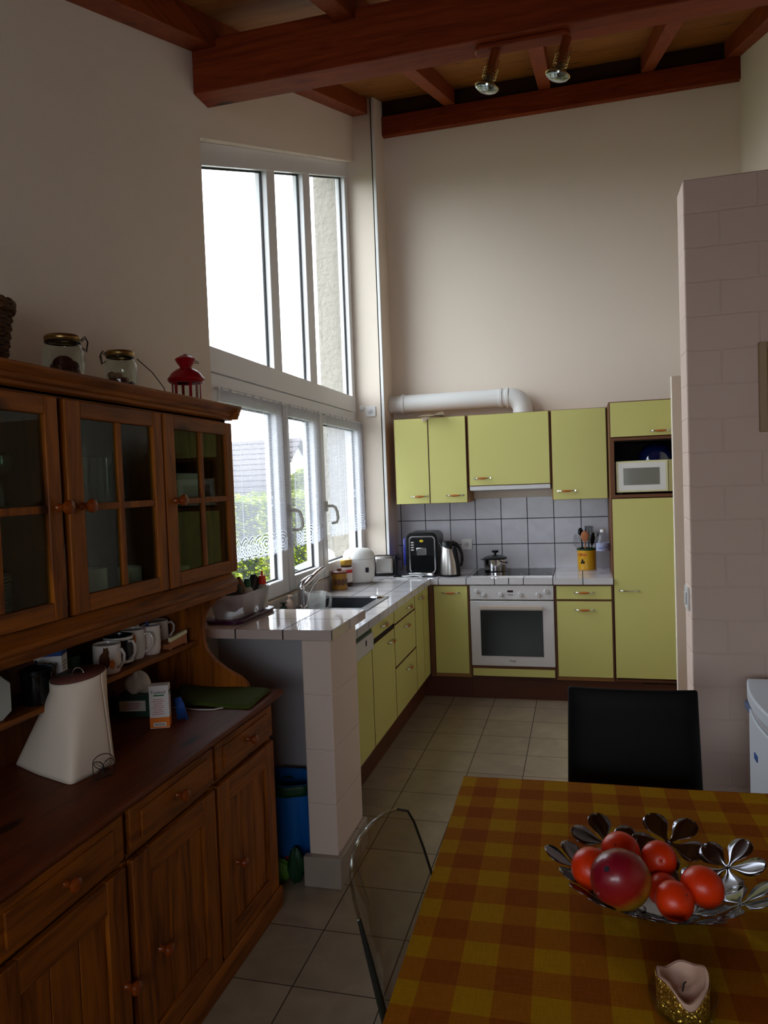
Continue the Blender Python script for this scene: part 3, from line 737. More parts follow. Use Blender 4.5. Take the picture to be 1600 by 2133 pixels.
# tray and tub on the bar
Rz = lambda a: Matrix.Rotation(a, 3, 'Z')
pre_ = set(COL.objects)
t = thing('tray', 'dark purple plastic tray on the raised bar', 'tray', (-1.525,2.99,1.03))
mb = MB().rbox(-1.608,-1.442,2.80,3.185,1.031,1.038,.04,6).prism(rrect(-1.612,-1.438,2.796,3.189,.044,6),'z',1.038,1.046)
obj('tray_body', mb, M['purple'], t, bevel=.002)
tb = thing('plastic_tub', 'milky see-through plastic tub full of odds and ends on the purple tray', 'tub', (-1.525,2.99,1.0465))
def shell(z0, z1, a0, a1, r, th):
    outer = []
    K = 8; mbx = MB(); rings = []
    for i in range(K+1):
        t_ = i/K; g = (a1-a0)*t_; z = z0+(z1-z0)*t_
        rings.append([(u,v,z) for u,v in rrect(-1.585-g,-1.465+g,2.83-g,3.15+g,r+g*.5,6)])
    rings.append([(u,v,z1+.003) for u,v in rrect(-1.588-(a1-a0),-1.462+(a1-a0),2.827-(a1-a0),3.153+(a1-a0),r+.02,6)])
    for i in range(K,-1,-1):
        t_ = i/K; g = (a1-a0)*t_-th; z = z0+(z1-z0)*t_ + (th if i == 0 else 0)
        rings.append([(u,v,z) for u,v in rrect(-1.585-g,-1.465+g,2.83-g,3.15+g,r+g*.5,6)])
    n_ = len(rings[0]); vs = [p for q in rings for p in q]; fs = []
    for i in range(len(rings)-1):
        for k in range(n_): fs.append((i*n_+k, i*n_+(k+1)%n_, (i+1)*n_+(k+1)%n_, (i+1)*n_+k))
    fs.append(list(range(n_))[::-1]); fs.append([(len(rings)-1)*n_+k for k in range(n_)])
    return mbx.add(vs, fs)
obj('tub_shell', shell(1.047,1.150,0,.022,.04,.003), M['tub'], tb)
for (x, y, h, m, nm, lab) in ((-1.50,3.01,.155,'greencap','green','white bottle with a dark green cap standing in the plastic tub'),(-1.475,3.115,.150,'redcap','red','white squeeze bottle with a red pointed cap standing in the plastic tub')):
    b = thing('squeeze_bottle', lab, 'bottle', (x,y,1.052))
    obj('bottle_body', MB().lathe([(0,0),(.022,0),(.024,.01),(.024,h*.62),(.014,h*.72),(0,h*.72)], (x,y,1.052), 18), pm('grey_bottle_'+nm, (170,166,150), .4), b)
    if nm == 'red': prof = [(.0,h*.72),(.017,h*.72),(.0185,h*.75),(.015,h*.98),(.006,h*.99),(.004,h*1.12),(0,h*1.13)]
    else: prof = [(0,h*.66),(.016,h*.66),(.0165,h*.68),(.014,h*.92),(.010,h*.95),(0,h*.95)]
    obj('cap', MB().lathe(prof, (x,y,1.052), 18), M[m], b)
def crumple(name, c, s, m, lab, cat, rz=0, seed=1):
    r = random.Random(seed); mb = MB(); ph = [r.random()*6 for _ in range(6)]
    R = Rz(rz)
    def f(u, v):
        th = PI*v; a = 2*PI*u
        k = 1 + .16*math.sin(3*a+ph[0])*math.sin(th) + .12*math.sin(5*a+4*th+ph[1])
        p = Vector((s[0]*math.sin(th)*math.cos(a)*k, s[1]*math.sin(th)*math.sin(a)*k, -s[2]*math.cos(th)*(1+.1*math.sin(4*a+ph[2]))))
        return tuple(Vector(c) + R @ p)
    mb.grid(f, 26, 14)
    o = obj(name, mb, m, loc=c); tag(o, lab, cat); return o
crumple('cloth_pouch', (-1.530,2.925,1.130), (.045,.055,.062), M['leather'], 'dark folded pouch lying in the plastic tub', 'pouch', .3, 3)
crumple('paper_packet', (-1.540,3.01,1.135), (.030,.048,.066), M['tan'], 'crumpled light brown packet in the plastic tub behind the pouch', 'packet', .5, 5)
crumple('sponge_bag', (-1.557,2.870,1.145), (.026,.032,.034), M['tan'], 'small brown bag at the near end of the plastic tub', 'bag', .9, 8)
b = thing('leather_case', 'black narrow case leaning at the far end of the plastic tub', 'case', (-1.52,3.115,1.052))
obj('case_body', MB().obox((-1.505,3.07,1.13), (.03,.06,.155), Matrix.Rotation(-.5,3,'X')), M['seal'], b, bevel=.01, seg=3)

for o in list(COL.objects):
    if o not in pre_ and o.parent is None: o.location.x += .058
# ------------------------------------------------------------------ things on the worktop
W = .8905
t = thing('storage_canister', 'amber patterned canister with a dark lid on the worktop by the window', 'canister', (-1.588,4.745,W))
obj('jar_body', MB().lathe([(0,0),(.049,0),(.052,.004),(.052,.108),(.049,.112),(0,.112)], (-1.588,4.745,W), 32), M['amber'], t)
obj('lid', MB().lathe([(0,.112),(.053,.112),(.054,.122),(.048,.126),(.014,.128),(.016,.14),(.013,.145),(0,.145)], (-1.588,4.745,W), 28), M['brownlid'], t)
mb = MB()
for k in range(5):
    a = -1.9 + k*.55
    mb.lathe([(0,.0012),(.014,.0012),(.015,0)], (-1.588+.0525*math.cos(a),4.745+.0525*math.sin(a),W+.055), 14, cols((-math.sin(a),math.cos(a),0),(0,0,1.6),(math.cos(a),math.sin(a),0)))
obj('leaf_print', mb, pm('canister_print', (88,56,24), .4), t)
t = thing('coffee_jar', 'glass coffee jar with a gold lid and red label behind the amber canister', 'jar', (-1.588,4.905,W))
obj('jar_body', MB().lathe([(0,0),(.038,0),(.040,.004),(.040,.135),(.036,.15),(0,.15)], (-1.588,4.905,W), 28), pm('coffee_glass', (60,34,24), .12), t)
obj('lid', MB().lathe([(0,.15),(.041,.15),(.042,.155),(.042,.183),(.039,.187),(0,.187)], (-1.588,4.905,W), 28), pm('gold_lid', (196,152,66), .3, .5), t)
obj('label', MB().lathe([(.0406,.03),(.0408,.03),(.0408,.135),(.0406,.135)], (-1.588,4.905,W), 28), M['card'], t)
obj('label_band', MB().lathe([(.041,.095),(.0412,.095),(.0412,.118),(.041,.118)], (-1.588,4.905,W), 28), M['inkred'], t)
t = thing('rice_cooker', 'round white rice cooker on the tiled worktop by the window', 'rice cooker', (-1.535,5.07,W))
rc = (-1.545,5.07,W)
obj('cooker_body', MB().lathe([(0,.008),(.085,.008),(.098,.014),(.108,.04),(.114,.10),(.113,.176),(0,.176)], rc, 48), M['white'], t)
obj('lid', MB().lathe([(.114,.180),(.114,.195),(.108,.216),(.094,.235),(.070,.247),(.035,.252),(0,.253)], rc, 48), M['white'], t)
obj('seam_ring', MB().lathe([(.1125,.174),(.1135,.178),(.1125,.182)], rc, 48), M['grey'], t)
obj('latch', MB().obox((-1.590,4.968,W+.165), (.030,.014,.07), Rz(-.5)), M['white'], t, bevel=.005)
obj('steam_vent', MB().lathe([(0,.004),(.014,.004),(.016,0)], (-1.575,5.04,W+.243), 18), M['grey'], t)
obj('foot', MB().box(-1.60,-1.47,4.99,5.14,W,W+.010), M['grey'], t)
obj('rating_label', MB().add([(-1.4705+.002*0,4.9775,W+.085),(-1.4505,4.994,W+.085),(-1.4505,4.994,W+.12),(-1.4705,4.9775,W+.12)], [(0,1,2,3)]), M['ink'], t)
t = thing('toaster', 'brushed steel toaster with black ends in the corner of the worktop', 'toaster', (-1.455,5.50,W))
tm = Rz(.12); tc = Vector((-1.455,5.50,W))
def TB(c, s): return (tuple(tc + tm @ Vector(c)), s, tm)
obj('steel_body', MB().obox(*TB((-.01,0,.082),(.15,.13,.140))), M['steel'], t, bevel=.02, seg=4)
obj('end_cap', MB().obox(*TB((.078,0,.08),(.03,.135,.145))), M['black'], t, bevel=.012, seg=3)
obj('end_cap', MB().obox(*TB((-.095,0,.08),(.03,.135,.145))), M['black'], t, bevel=.012, seg=3)
obj('base', MB().obox(*TB((-.008,0,.008),(.19,.13,.014))), M['black'], t, bevel=.003)
obj('slot', MB().obox(*TB((-.01,.025,.1525),(.13,.022,.003))), M['dark'], t)
obj('slot', MB().obox(*TB((-.01,-.025,.1525),(.13,.022,.003))), M['dark'], t)
obj('lever', MB().obox(*TB((.104,0,.125),(.028,.035,.012))), M['black'], t, bevel=.003)
# coffee machine
t = thing('coffee_machine', 'black coffee machine with chrome trim and blue water tank in the corner', 'coffee machine', (-1.17,5.60,W))
mb = MB().rbox(-1.292,-1.045,5.47,5.75,W,W+.325,.045,6,'y')
obj('machine_body', mb, M['black'], t, bevel=.008, seg=3)
mb = MB(); o1 = rrect(-1.262,-1.058,W+.02,W+.300,.03,6); i1 = rrect(-1.253,-1.067,W+.028,W+.291,.024,6)
n_ = len(o1); vs = [(u,5.463,v) for u,v in o1]+[(u,5.463,v) for u,v in i1]+[(u,5.472,v) for u,v in o1]+[(u,5.472,v) for u,v in i1]
fs = []
for k in range(n_):
    j = (k+1)%n_; fs += [(k,j,n_+j,n_+k),(2*n_+k,k,j,2*n_+j),(n_+k,n_+j,3*n_+j,3*n_+k)]
obj('chrome_frame', MB().add(vs, fs), M['chrome'], t)
obj('badge', MB().lathe([(0,.003),(.012,.003),(.014,0)], (-1.165,5.470,W+.262), 24, cols((1.15,0,0),(0,0,.7),(0,-1,0))), pm('badge_yellow', (204,180,20), .4), t)
obj('spout_plate', MB().rbox(-1.200,-1.125,5.445,5.475,W+.155,W+.212,.006,3,'y'), M['chrome'], t, bevel=.003)
for i in range(4): obj('button', MB().rbox(-1.246,-1.225,5.464,5.471,W+.190+.019*i,W+.199+.019*i,.003,3,'y'), M['lightmetal'], t)
obj('cup_recess', MB().box(-1.245,-1.075,5.468,5.4705,W+.045,W+.150), pm('recess_black', (4,5,6), .5, spec=.12), t)
obj('drip_tray', MB().rbox(-1.255,-1.065,5.39,5.47,W+.004,W+.030,.008,3,'z'), M['chrome'], t, bevel=.004)
obj('drip_grille', MB().box(-1.248,-1.072,5.395,5.465,W+.030,W+.033), M['black'], t)
obj('water_tank', MB().rbox(-1.314,-1.293,5.50,5.72,W+.07,W+.285,.02,5,'x'), pm('tank_blue', (44,52,150), .12, coat=.6), t, bevel=.006)
# kettle
t = thing('electric_kettle', 'steel electric kettle with a black lid and handle beside the coffee machine', 'kettle', (-.945,5.44,W))
kc = Vector((-.945,5.44,W))
obj('base', MB().lathe([(0,0),(.078,0),(.080,.006),(.078,.016),(0,.016)], kc, 36), M['black'], t)
mb = MB(); prof = [(.074,.016),(.073,.05),(.068,.11),(.060,.17),(.052,.22)]
vs = []; n_ = 40
for r, z in prof:
    for k in range(n_):
        a = 2*PI*k/n_; zz = z
        if z >= .22: zz = z + .018*(-math.cos(a)) 
        vs.append(kc + Vector((r*math.cos(a) - (z/.22)**2*.006, r*math.sin(a), zz)))
fs = [(i*n_+k,i*n_+(k+1)%n_,(i+1)*n_+(k+1)%n_,(i+1)*n_+k) for i in range(len(prof)-1) for k in range(n_)]
obj('steel_body', MB().add(vs, fs), M['steel'], t)
vs = []; rings = [(.0535,.205,.026),(.054,.232,.020),(.046,.252,.010),(.022,.262,.002),(.002,.264,0)]
for r, z, s_ in rings:
    for k in range(n_):
        a = 2*PI*k/n_; vs.append(kc + Vector((r*math.cos(a)-.006, r*math.sin(a), z - s_*math.cos(a))))
fs = [(i*n_+k,i*n_+(k+1)%n_,(i+1)*n_+(k+1)%n_,(i+1)*n_+k) for i in range(len(rings)-1) for k in range(n_)]
obj('lid', MB().add(vs, fs), M['black'], t)
obj('spout', MB().tube([kc+Vector((-.048,-.0,.205)),kc+Vector((-.062,-.0,.235)),kc+Vector((-.072,0,.252))],[.020,.014,.007],10,flat=.9), M['black'], t)
mb = MB().tube([kc+Vector(p) for p in ((.02,0,.252),(.055,-.01,.236),(.080,-.018,.205),(.094,-.022,.165),(.096,-.024,.12),(.088,-.024,.085),(.082,-.024,.075))], [.016,.017,.015,.014,.013,.012,.008], 12, flat=.8)
obj('handle', mb, M['black'], t)
mb = MB().prism([(kc.x+.030,W+.014),(kc.x+.082,W+.014),(kc.x+.076,W+.10),(kc.x+.062,W+.20),(kc.x+.045,W+.235),(kc.x+.022,W+.22)], 'y', kc.y-.048, kc.y-.02)
obj('back_strip', mb, M['black'], t, bevel=.01, seg=3)
# hob and pot
t = thing('ceramic_hob', 'black glass ceramic hob set into the tiled worktop', 'hob', (-.49,5.62,W))
obj('glass_plate', MB().box(-.775,-.205,5.385,5.855,W+.0005,W+.005), pm('hob_glass', (6,7,8), .05, spec=.05), t, bevel=.001)
obj('steel_rim', MB().box(-.780,-.775,5.38,5.86,W,W+.006).box(-.205,-.200,5.38,5.86,W,W+.006).box(-.775,-.205,5.38,5.385,W,W+.006).box(-.775,-.205,5.855,5.86,W,W+.006), M['steel'], t)
for cx, cy, r in ((-.63,5.70,.08),(-.63,5.49,.065),(-.34,5.70,.065),(-.34,5.49,.09)):
    obj('cooking_zone', MB().lathe([(r,.0002),(r,.0006),(r-.003,.0006),(r-.003,.0002)], (cx,cy,W+.005), 40, closed=True), M['grey'], t)
t = thing('saucepan', 'small steel saucepan with a glass lid on the black hob', 'pan', (-.635,5.70,W+.0065))
pc = (-.635,5.70,W+.0065)
obj('pan_body', MB().lathe([(0,0),(.082,0),(.086,.004),(.088,.09),(.092,.094),(.089,.096),(.085,.092),(.083,.006),(0,.005)], pc, 40), M['chrome'], t)
l = obj('lid', MB().lathe([(.092,.097),(.093,.100),(.08,.108),(.05,.118),(.015,.122),(0,.122)], pc, 40), pm('smoky_lid', (60,62,64), .08, .3), t)
obj('lid_knob', MB().lathe([(.009,.12),(.009,.135),(.026,.140),(.028,.150),(.024,.156),(0,.157)], pc, 20), M['black'], l)
obj('handle', MB().tube([Vector(pc)+Vector(p) for p in ((.06,-.06,.07),(.078,-.085,.072),(.095,-.125,.076),(.10,-.16,.078))], [.007,.010,.012,.010], 10, flat=.6), M['black'], t)
obj('handle', MB().tube([Vector(pc)+Vector(p) for p in ((-.085,.01,.085),(-.108,.005,.088),(-.108,-.02,.088),(-.084,-.028,.085))], .005, 8), M['chrome'], t)
# socket on backsplash and column
def socket(loc, ax, lab, cat='socket', w=.08, round_=True, parts=True):
    t = thing('wall_socket' if parts else 'wall_plate', lab, cat, loc)
    x, y, z = loc
    obj('plate', MB().rbox(x-w/2,x+w/2,y-.009,y,z-w/2,z+w/2,.006,3,'y'), M['white'], t, bevel=.002)
    obj('insert', MB().lathe([(0,.012),(.017,.012),(.021,.0095),(.021,.009)], (x,y,z), 24, AYN), M['white2'], t)
    if parts: obj('pin_holes', MB().lathe([(0,.0125),(.0028,.0125)], (x-.007,y,z), 8, AYN).lathe([(0,.0125),(.0028,.0125)], (x+.007,y,z), 8, AYN).lathe([(0,.0125),(.0028,.0125)], (x,y,z+.006), 8, AYN), M['seal'], t)
    return t
socket((-.880,5.892,1.085), None, 'white wall socket on the backsplash tiles behind the kettle', w=.085)
socket((-1.560,5.6,2.168), None, 'square white socket plate on the column beside the window', w=.08)
o = thing('round_cover_plate', 'small round white cover plate on the column, left of the square socket', 'cover plate', (-1.632,5.6,2.195))
obj('disc', MB().lathe([(0,.016),(.012,.016),(.022,.008),(.024,0)], (-1.632,5.6,2.195), 20, AYN), M['white'], o)
# cables
o = obj('white_cable', MB().tube([(-1.36,5.44,W+.004),(-1.34,5.40,W+.004),(-1.28,5.36,W+.006),(-1.22,5.34,W+.018),(-1.17,5.33,W+.016),(-1.13,5.31,W+.004),(-1.17,5.27,W+.004),(-1.24,5.25,W+.004),(-1.29,5.27,W+.004),(-1.33,5.30,W+.004),(-1.41,5.27,W+.004),(-1.47,5.19,W+.004)], .0035, 8), M['white'], loc=(-1.25,5.3,W)); tag(o, 'loose white power cable on the worktop in front of the coffee machine', 'cable')
o = obj('black_cable', MB().tube([(-1.02,5.64,W+.10),(-1.00,5.60,W+.11),(-.975,5.60,W+.13),(-.96,5.70,W+.16),(-.955,5.85,W+.19)], .0032, 8).tube([(-1.05,5.60,W+.1),(-1.03,5.57,W+.06),(-1.01,5.54,W+.02),(-.99,5.54,W+.006),(-1.04,5.37,W+.004),(-1.11,5.36,W+.004),(-1.14,5.345,W+.004)], .0032, 8), M['black'], loc=(-1.0,5.5,W)); tag(o, 'black power cable between the coffee machine and the kettle', 'cable')
o = obj('plug', MB().obox((-1.335,5.36,W+.010), (.06,.022,.018), Rz(.3)), M['black'], loc=(-1.335,5.36,W), bevel=.006); tag(o, 'small black plug lying on the worktop before the toaster', 'plug')
# crock with utensils
cc = Vector((.045,5.79,W))
t = thing('utensil_tin', 'yellow round tin holding kitchen utensils at the back wall', 'tin', cc)
obj('tin_body', MB().lathe([(0,0),(.063,0),(.066,.004),(.068,.150),(.066,.150),(.064,.006),(0,.005)], cc, 36), M['crock'], t)
obj('rim', MB().lathe([(.067,.148),(.071,.150),(.071,.160),(.067,.162),(.064,.158),(.065,.148)], cc, 36, closed=True), M['darkgreen'], t)
mb = MB()
for dx, dz, r in ((-.030,.075,.010),(-.022,.060,.011),(-.036,.058,.010)): 
    a = math.atan2(-math.sqrt(.068**2-dx**2), dx); mb.ell(cc+Vector((.0675*math.cos(a),.0675*math.sin(a),dz)), r*.8, .004, r)
obj('olive_print', mb, M['seal'], t)
text('tin_text', 'Olives', .028, cols((.9,-.42,0),(0,0,1),(-.42,-.9,0)), cc+Vector((-.030,-.0625,.118)), M['inkred'], t)
def utensil(name, p0, p1, lab, head, m, r=.005):
    t = thing(name, lab, 'utensil', p0); p0 = Vector(p0); p1 = Vector(p1); d = (p1-p0).normalized()
    obj('shaft', MB().tube([p0,p1], r, 8), m, t)
    R = d.to_track_quat('Z','Y').to_matrix()
    head(t, p1, R, m); return t
def h_oval(w, l, th=.006):
    return lambda t, p, R, m: obj('head', MB().ell(p + R @ Vector((0,0,l*.9)), w, th, l, M=R), m, t)
def h_slot(w, l):
    def f(t, p, R, m):
        mb = MB()
        for i in (-1,0,1): mb.obox(tuple(p + R @ Vector((i*w*.36,0,l/2))), (w*.24,.004,l*.8), R)
        mb.obox(tuple(p + R @ Vector((0,0,l*.95))), (w,.004,l*.15), R).obox(tuple(p + R @ Vector((0,0,l*.05))), (w,.004,l*.15), R)
        return obj('head', mb, m, t, bevel=.001)
    return f
def h_whisk(t, p, R, m):
    mb = MB()
    for k in range(5):
        a = PI*k/5
        pts = [p + R @ Vector((.026*math.sin(PI*q/12)*math.cos(a), .026*math.sin(PI*q/12)*math.sin(a), .11*(1-abs(q-6)/6)**.8 if False else .055*(1-math.cos(PI*(q/6 if q<=6 else 2-q/6))) )) for q in range(13)]
        pts = [p + R @ Vector((.026*math.sin(2*PI*q/16+.0)*math.cos(a), .026*math.sin(2*PI*q/16)*math.sin(a), .055*(1-math.cos(2*PI*q/16)))) for q in range(17)]
        mb.tube(pts, .0010, 5)
    return obj('wires', mb, M['steel'], t)
q = lambda dx,dy,dz: tuple(cc + Vector((dx,dy,dz)))
ux = [('wooden_spoon', q(-.005,-.03,.01), q(-.008,-.045,.22), 'wooden spoon with an oval head in the yellow tin', h_oval(.031,.040,.009), 'spoon'),
 ('ladle', q(-.015,.03,.01), q(-.036,.035,.255), 'black ladle leaning left in the yellow tin', h_oval(.042,.032,.018), 'utens'),
 ('spatula', q(.015,.02,.01), q(.020,.030,.225), 'black slotted spatula standing upright in the yellow tin', h_slot(.066,.10), 'utens'),
 ('slotted_turner', q(.035,.005,.01), q(.072,.010,.18), 'black slotted turner leaning right in the yellow tin', h_slot(.078,.10), 'utens'),
 ('pasta_server', q(.020,-.03,.01), q(.042,-.04,.19), 'black rounded serving spoon right of the wooden spoon', h_oval(.038,.050,.010), 'utens'),
 ('whisk', q(-.03,-.0,.02), q(-.056,-.005,.16), 'wire whisk leaning left over the rim of the yellow tin', h_whisk, 'steel')]
for nm, a, b, lab, hd, m in ux: utensil(nm, a, b, lab, hd, M[m])
# water bottle
bc = Vector((.160,5.56,W))
t = thing('water_bottle', 'large clear plastic water bottle with a white label beside the tall cabinet', 'bottle', bc)
obj('bottle_body', MB().lathe([(0,.004),(.036,0),(.046,.006),(.048,.02),(.046,.06),(.048,.10),(.048,.16),(.0475,.225),(.044,.25),(.030,.278),(.017,.292),(.016,.30)], bc, 36), M['pet'], t)
obj('label', MB().lathe([(.0488,.165),(.0488,.222)], bc, 36), M['label'], t)
obj('cap', MB().lathe([(0,.318),(.0165,.318),(.018,.314),(.018,.298),(0,.298)], bc, 20), M['white'], t)
obj('carry_ring', MB().tube([bc+Vector((-.017-.018*(1-math.cos(a)), -.006, .285+.018*math.sin(a)-.010)) for a in [2*PI*k/16 for k in range(16)]], .003, 6, closed=True), M['frost'], t)
text('label_text', 'EAU', .018, cols((.95,-.3,0),(0,0,1),(-.3,-.95,0)), bc+Vector((-.0158,-.047,.185)), M['inkblue'], t)
text('label_text', 'Source', .014, cols((.95,.3,0),(0,0,1),(.3,-.95,0)), bc+Vector((.0158,-.047,.195)), M['inkblue'], t)
# microwave and bowl in the niche
t = thing('microwave_oven', 'cream microwave oven in the niche of the tall cabinet', 'microwave', (.49,5.5,1.463))
obj('casing', MB().box(.252,.762,5.335,5.66,1.475,1.692), M['cream'], t, bevel=.004)
d = obj('door', MB().rbox(.252,.588,5.318,5.335,1.477,1.690,.006,3,'y'), M['cream'], t, bevel=.003)
obj('door_frame', MB().rbox(.268,.574,5.3165,5.319,1.490,1.678,.008,3,'y'), M['white'], d)
obj('window', MB().box(.300,.534,5.3150,5.3168,1.526,1.642), pm('mw_window', (120,120,112), .15), d)
p = obj('control_panel', MB().rbox(.592,.762,5.320,5.335,1.477,1.690,.004,3,'y'), pm('mw_panel', (176,168,112), .4), t)
obj('dial', MB().lathe([(0,.016),(.016,.016),(.018,0)], (.645,5.320,1.59), 24, AYN), M['cream'], p)
obj('dial', MB().lathe([(0,.016),(.016,.016),(.018,0)], (.645,5.320,1.53), 24, AYN), M['cream'], p)
for x in (.28,.73): obj('foot', MB().box(x-.012,x+.012,5.36,5.38,1.463,1.475).box(x-.012,x+.012,5.6,5.62,1.463,1.475), M['seal'], t)
o = obj('blue_bowl', MB().lathe([(0,.115),(.05,.112),(.09,.09),(.118,.045),(.13,0),(.126,0),(.112,.045),(.086,.086),(.05,.106),(0,.109)], (.53,5.47,1.693), 40), M['blueglass'], loc=(.53,5.47,1.693)); tag(o, 'dark blue glass bowl upside down on the microwave', 'bowl')
# exhaust duct
t = thing('exhaust_duct', 'white plastic exhaust pipe on the wall cabinets, bending down at its right end', 'pipe', (-.95,5.80,2.09))
PY, PZ, PR = 5.80, 2.228, .072
mb = MB().tube([(-1.45,PY,PZ),(-.50,PY,PZ)], PR, 28)
obj('pipe', mb, M['white'], t)
el = [(-.50,PY,PZ)] + [(-.50+.10*math.sin(a), PY, PZ-.10*(1-math.cos(a))) for a in [PI/2*k/8 for k in range(1,9)]] + [(-.40,PY,2.091)]
obj('elbow', MB().tube(el, PR+.003, 28), M['white'], t)
for x in (-1.34,-.565,-.515): obj('collar', MB().tube([(x-.012,PY,PZ),(x-.010,PY,PZ),(x+.010,PY,PZ),(x+.012,PY,PZ)], [PR,PR+.007,PR+.007,PR], 28), M['white'], t)
def pf(u, v):
    x = -1.17+.20*u; y = 5.50 + .12*v; return (x, y, 2.0945+.012*abs(math.sin(5*u+2*v))*(1-v*.4) + .022*max(0,u-.3)*(1-v))
mb = MB().grid(pf, 14, 8)
mb.grid(lambda u,v: (-1.150+.075*u*(1-.75*v), 5.566-.004*v-.002, 2.096+.004*math.sin(5*u)-.032*v), 6, 5)
o = obj('paper_sheet', mb, M['paper'], loc=(-1.07,5.56,2.092), solid=.0006); tag(o, 'crumpled white paper lying on top of the left wall cabinet', 'paper')

# ------------------------------------------------------------------ right side of the room
# open door leaf behind the partition
d = thing('door_1', None, None, (.83,4.0,0), kind='structure')
obj('door_leaf', MB().box(.467,1.18,4.0,4.04,.008,2.09), M['wall'], d, bevel=.003)
obj('door_handle', MB().tube([(.53,4.0,1.03),(.53,3.95,1.03),(.62,3.945,1.03)], .009, 10), M['steel'], d)
t = thing('fridge', 'small white under-counter fridge in front of the block partition', 'fridge', (.87,2.56,0))
obj('fridge_body', MB().box(.62,1.18,2.29,2.87,.03,.80), M['fridge'], t, bevel=.004)
def bow(z0, z1, base=.575, bulge=.035, back=.615):
    pts = [(base - bulge*(1-((k/12)*2-1)**2), 2.29+.58*k/12) for k in range(13)] + [(back,2.87),(back,2.29)]
    return MB().prism(pts, 'z', z0, z1)
d = obj('fridge_door', bow(.06,.772), M['fridge'], t, bevel=.004)
pts = [(.570-.037*(1-((k/12)*2-1)**2), 2.288+.584*k/12) for k in range(13)] + [(1.185,2.872),(1.185,2.288)]
obj('fridge_top', MB().prism(pts,'z',.805,.85), M['fridge'], t, bevel=.006)
obj('trim_strip', bow(.778,.800,.578,.033), M['grey'], t)
obj('grip_recess', MB().box(.556,.578,2.72,2.85,.752,.776), pm('grip_blue', (70,92,128), .4), d)
obj('badge', MB().add([(.5405,2.585,.648),(.5405,2.625,.648),(.5405,2.625,.668),(.5405,2.585,.668),(.5375,2.585,.648),(.5375,2.625,.648),(.5375,2.625,.668),(.5375,2.585,.668)], [(0,1,2,3),(7,6,5,4),(0,3,7,4),(1,5,6,2),(0,4,5,1),(3,2,6,7)]), M['inkblue'], d)
obj('foot', MB().box(.66,.70,2.33,2.37,0,.03).box(.66,.70,2.79,2.83,0,.03).box(1.1,1.14,2.33,2.37,0,.03).box(1.1,1.14,2.79,2.83,0,.03), M['seal'], t)
t = thing('picture_frame', 'cream framed picture hanging on the painted block partition', 'picture', (.82,2.99,1.90))
mb = MB(); 
for a,b,c,d_ in ((.650,.678,1.738,2.066),(.962,.99,1.738,2.066),(.678,.962,1.738,1.766),(.678,.962,2.038,2.066)): mb.box(a,b,2.975,2.999,c,d_)
obj('frame', mb, M['frame'], t, bevel=.004)
obj('gold_slip', MB().box(.678,.682,2.982,2.999,1.766,2.038).box(.958,.962,2.982,2.999,1.766,2.038).box(.682,.958,2.982,2.999,1.766,1.770).box(.682,.958,2.982,2.999,2.034,2.038), M['gold'], t)
obj('picture', MB().box(.682,.958,2.990,2.998,1.770,2.034), M['picture'], t)
t = thing('light_switch', 'white light switch on the narrow end of the block partition', 'switch', (.405,3.075,1.11))
obj('plate', MB().rbox(.396,.4055,3.035,3.115,1.065,1.155,.006,3,'x'), M['white'], t, bevel=.002)
obj('rocker', MB().rbox(.391,.396,3.055,3.095,1.085,1.135,.004,3,'x'), M['white2'], t, bevel=.002)

# ceiling spotlight bar
t = thing('ceiling_spotlight', 'wooden ceiling bar with two spotlight heads under the purlin', 'light', (-.175,3.13,3.37))
obj('mounting_bar', MB().rbox(-.365,.015,3.085,3.155,3.352,3.370,.03,6), M['beam'], t, bevel=.004)
for sx in (-.285, .0):
    d = Vector((-.16,.04,-.5)).normalized(); R = d.to_track_quat('Z','Y').to_matrix()
    base = Vector((sx,3.12,3.352)); p = base + Vector((0,0,-.012))
    h = obj('lamp_head', MB().tube([base, p], .012, 12).tube([p - d*.012 + Vector((.0,0,.0)), p + d*.085], [.020,.023], 20), M['copper'], t)
    mb = MB()
    for k in range(6):
        a = 2*PI*k/6 + .3
        e = R @ Vector((math.cos(a), math.sin(a), 0))
        pts = [p + d*.02 + e*.026]
        for j in range(9): pts.append(p + d*(.05+.006*j) + e*(.030 if j % 2 else .024))
        pts.append(p + d*.115 + e*.030)
        mb.tube(pts, .0013, 6)
    for j in range(4): 
        mb.tube([p + d*(.058+.011*j) + (R @ Vector((math.cos(a), math.sin(a), 0)))*.029 for a in [2*PI*k/20 for k in range(20)]], .0013, 5, closed=True)
    obj('brass_cage', mb, M['brass'], h)
    obj('bulb', MB().lathe([(0,.085),(.016,.087),(.020,.10),(.040,.122),(.047,.130),(.045,.137),(.030,.146),(0,.150)], p, 28, R), M['bulb'], h)
    obj('bulb_clips', MB().tube([p + d*.128 + (R @ Vector((math.cos(a), math.sin(a), 0)))*.049 for a in [2*PI*k/24 for k in range(24)]], .002, 6, closed=True), M['brass'], h)

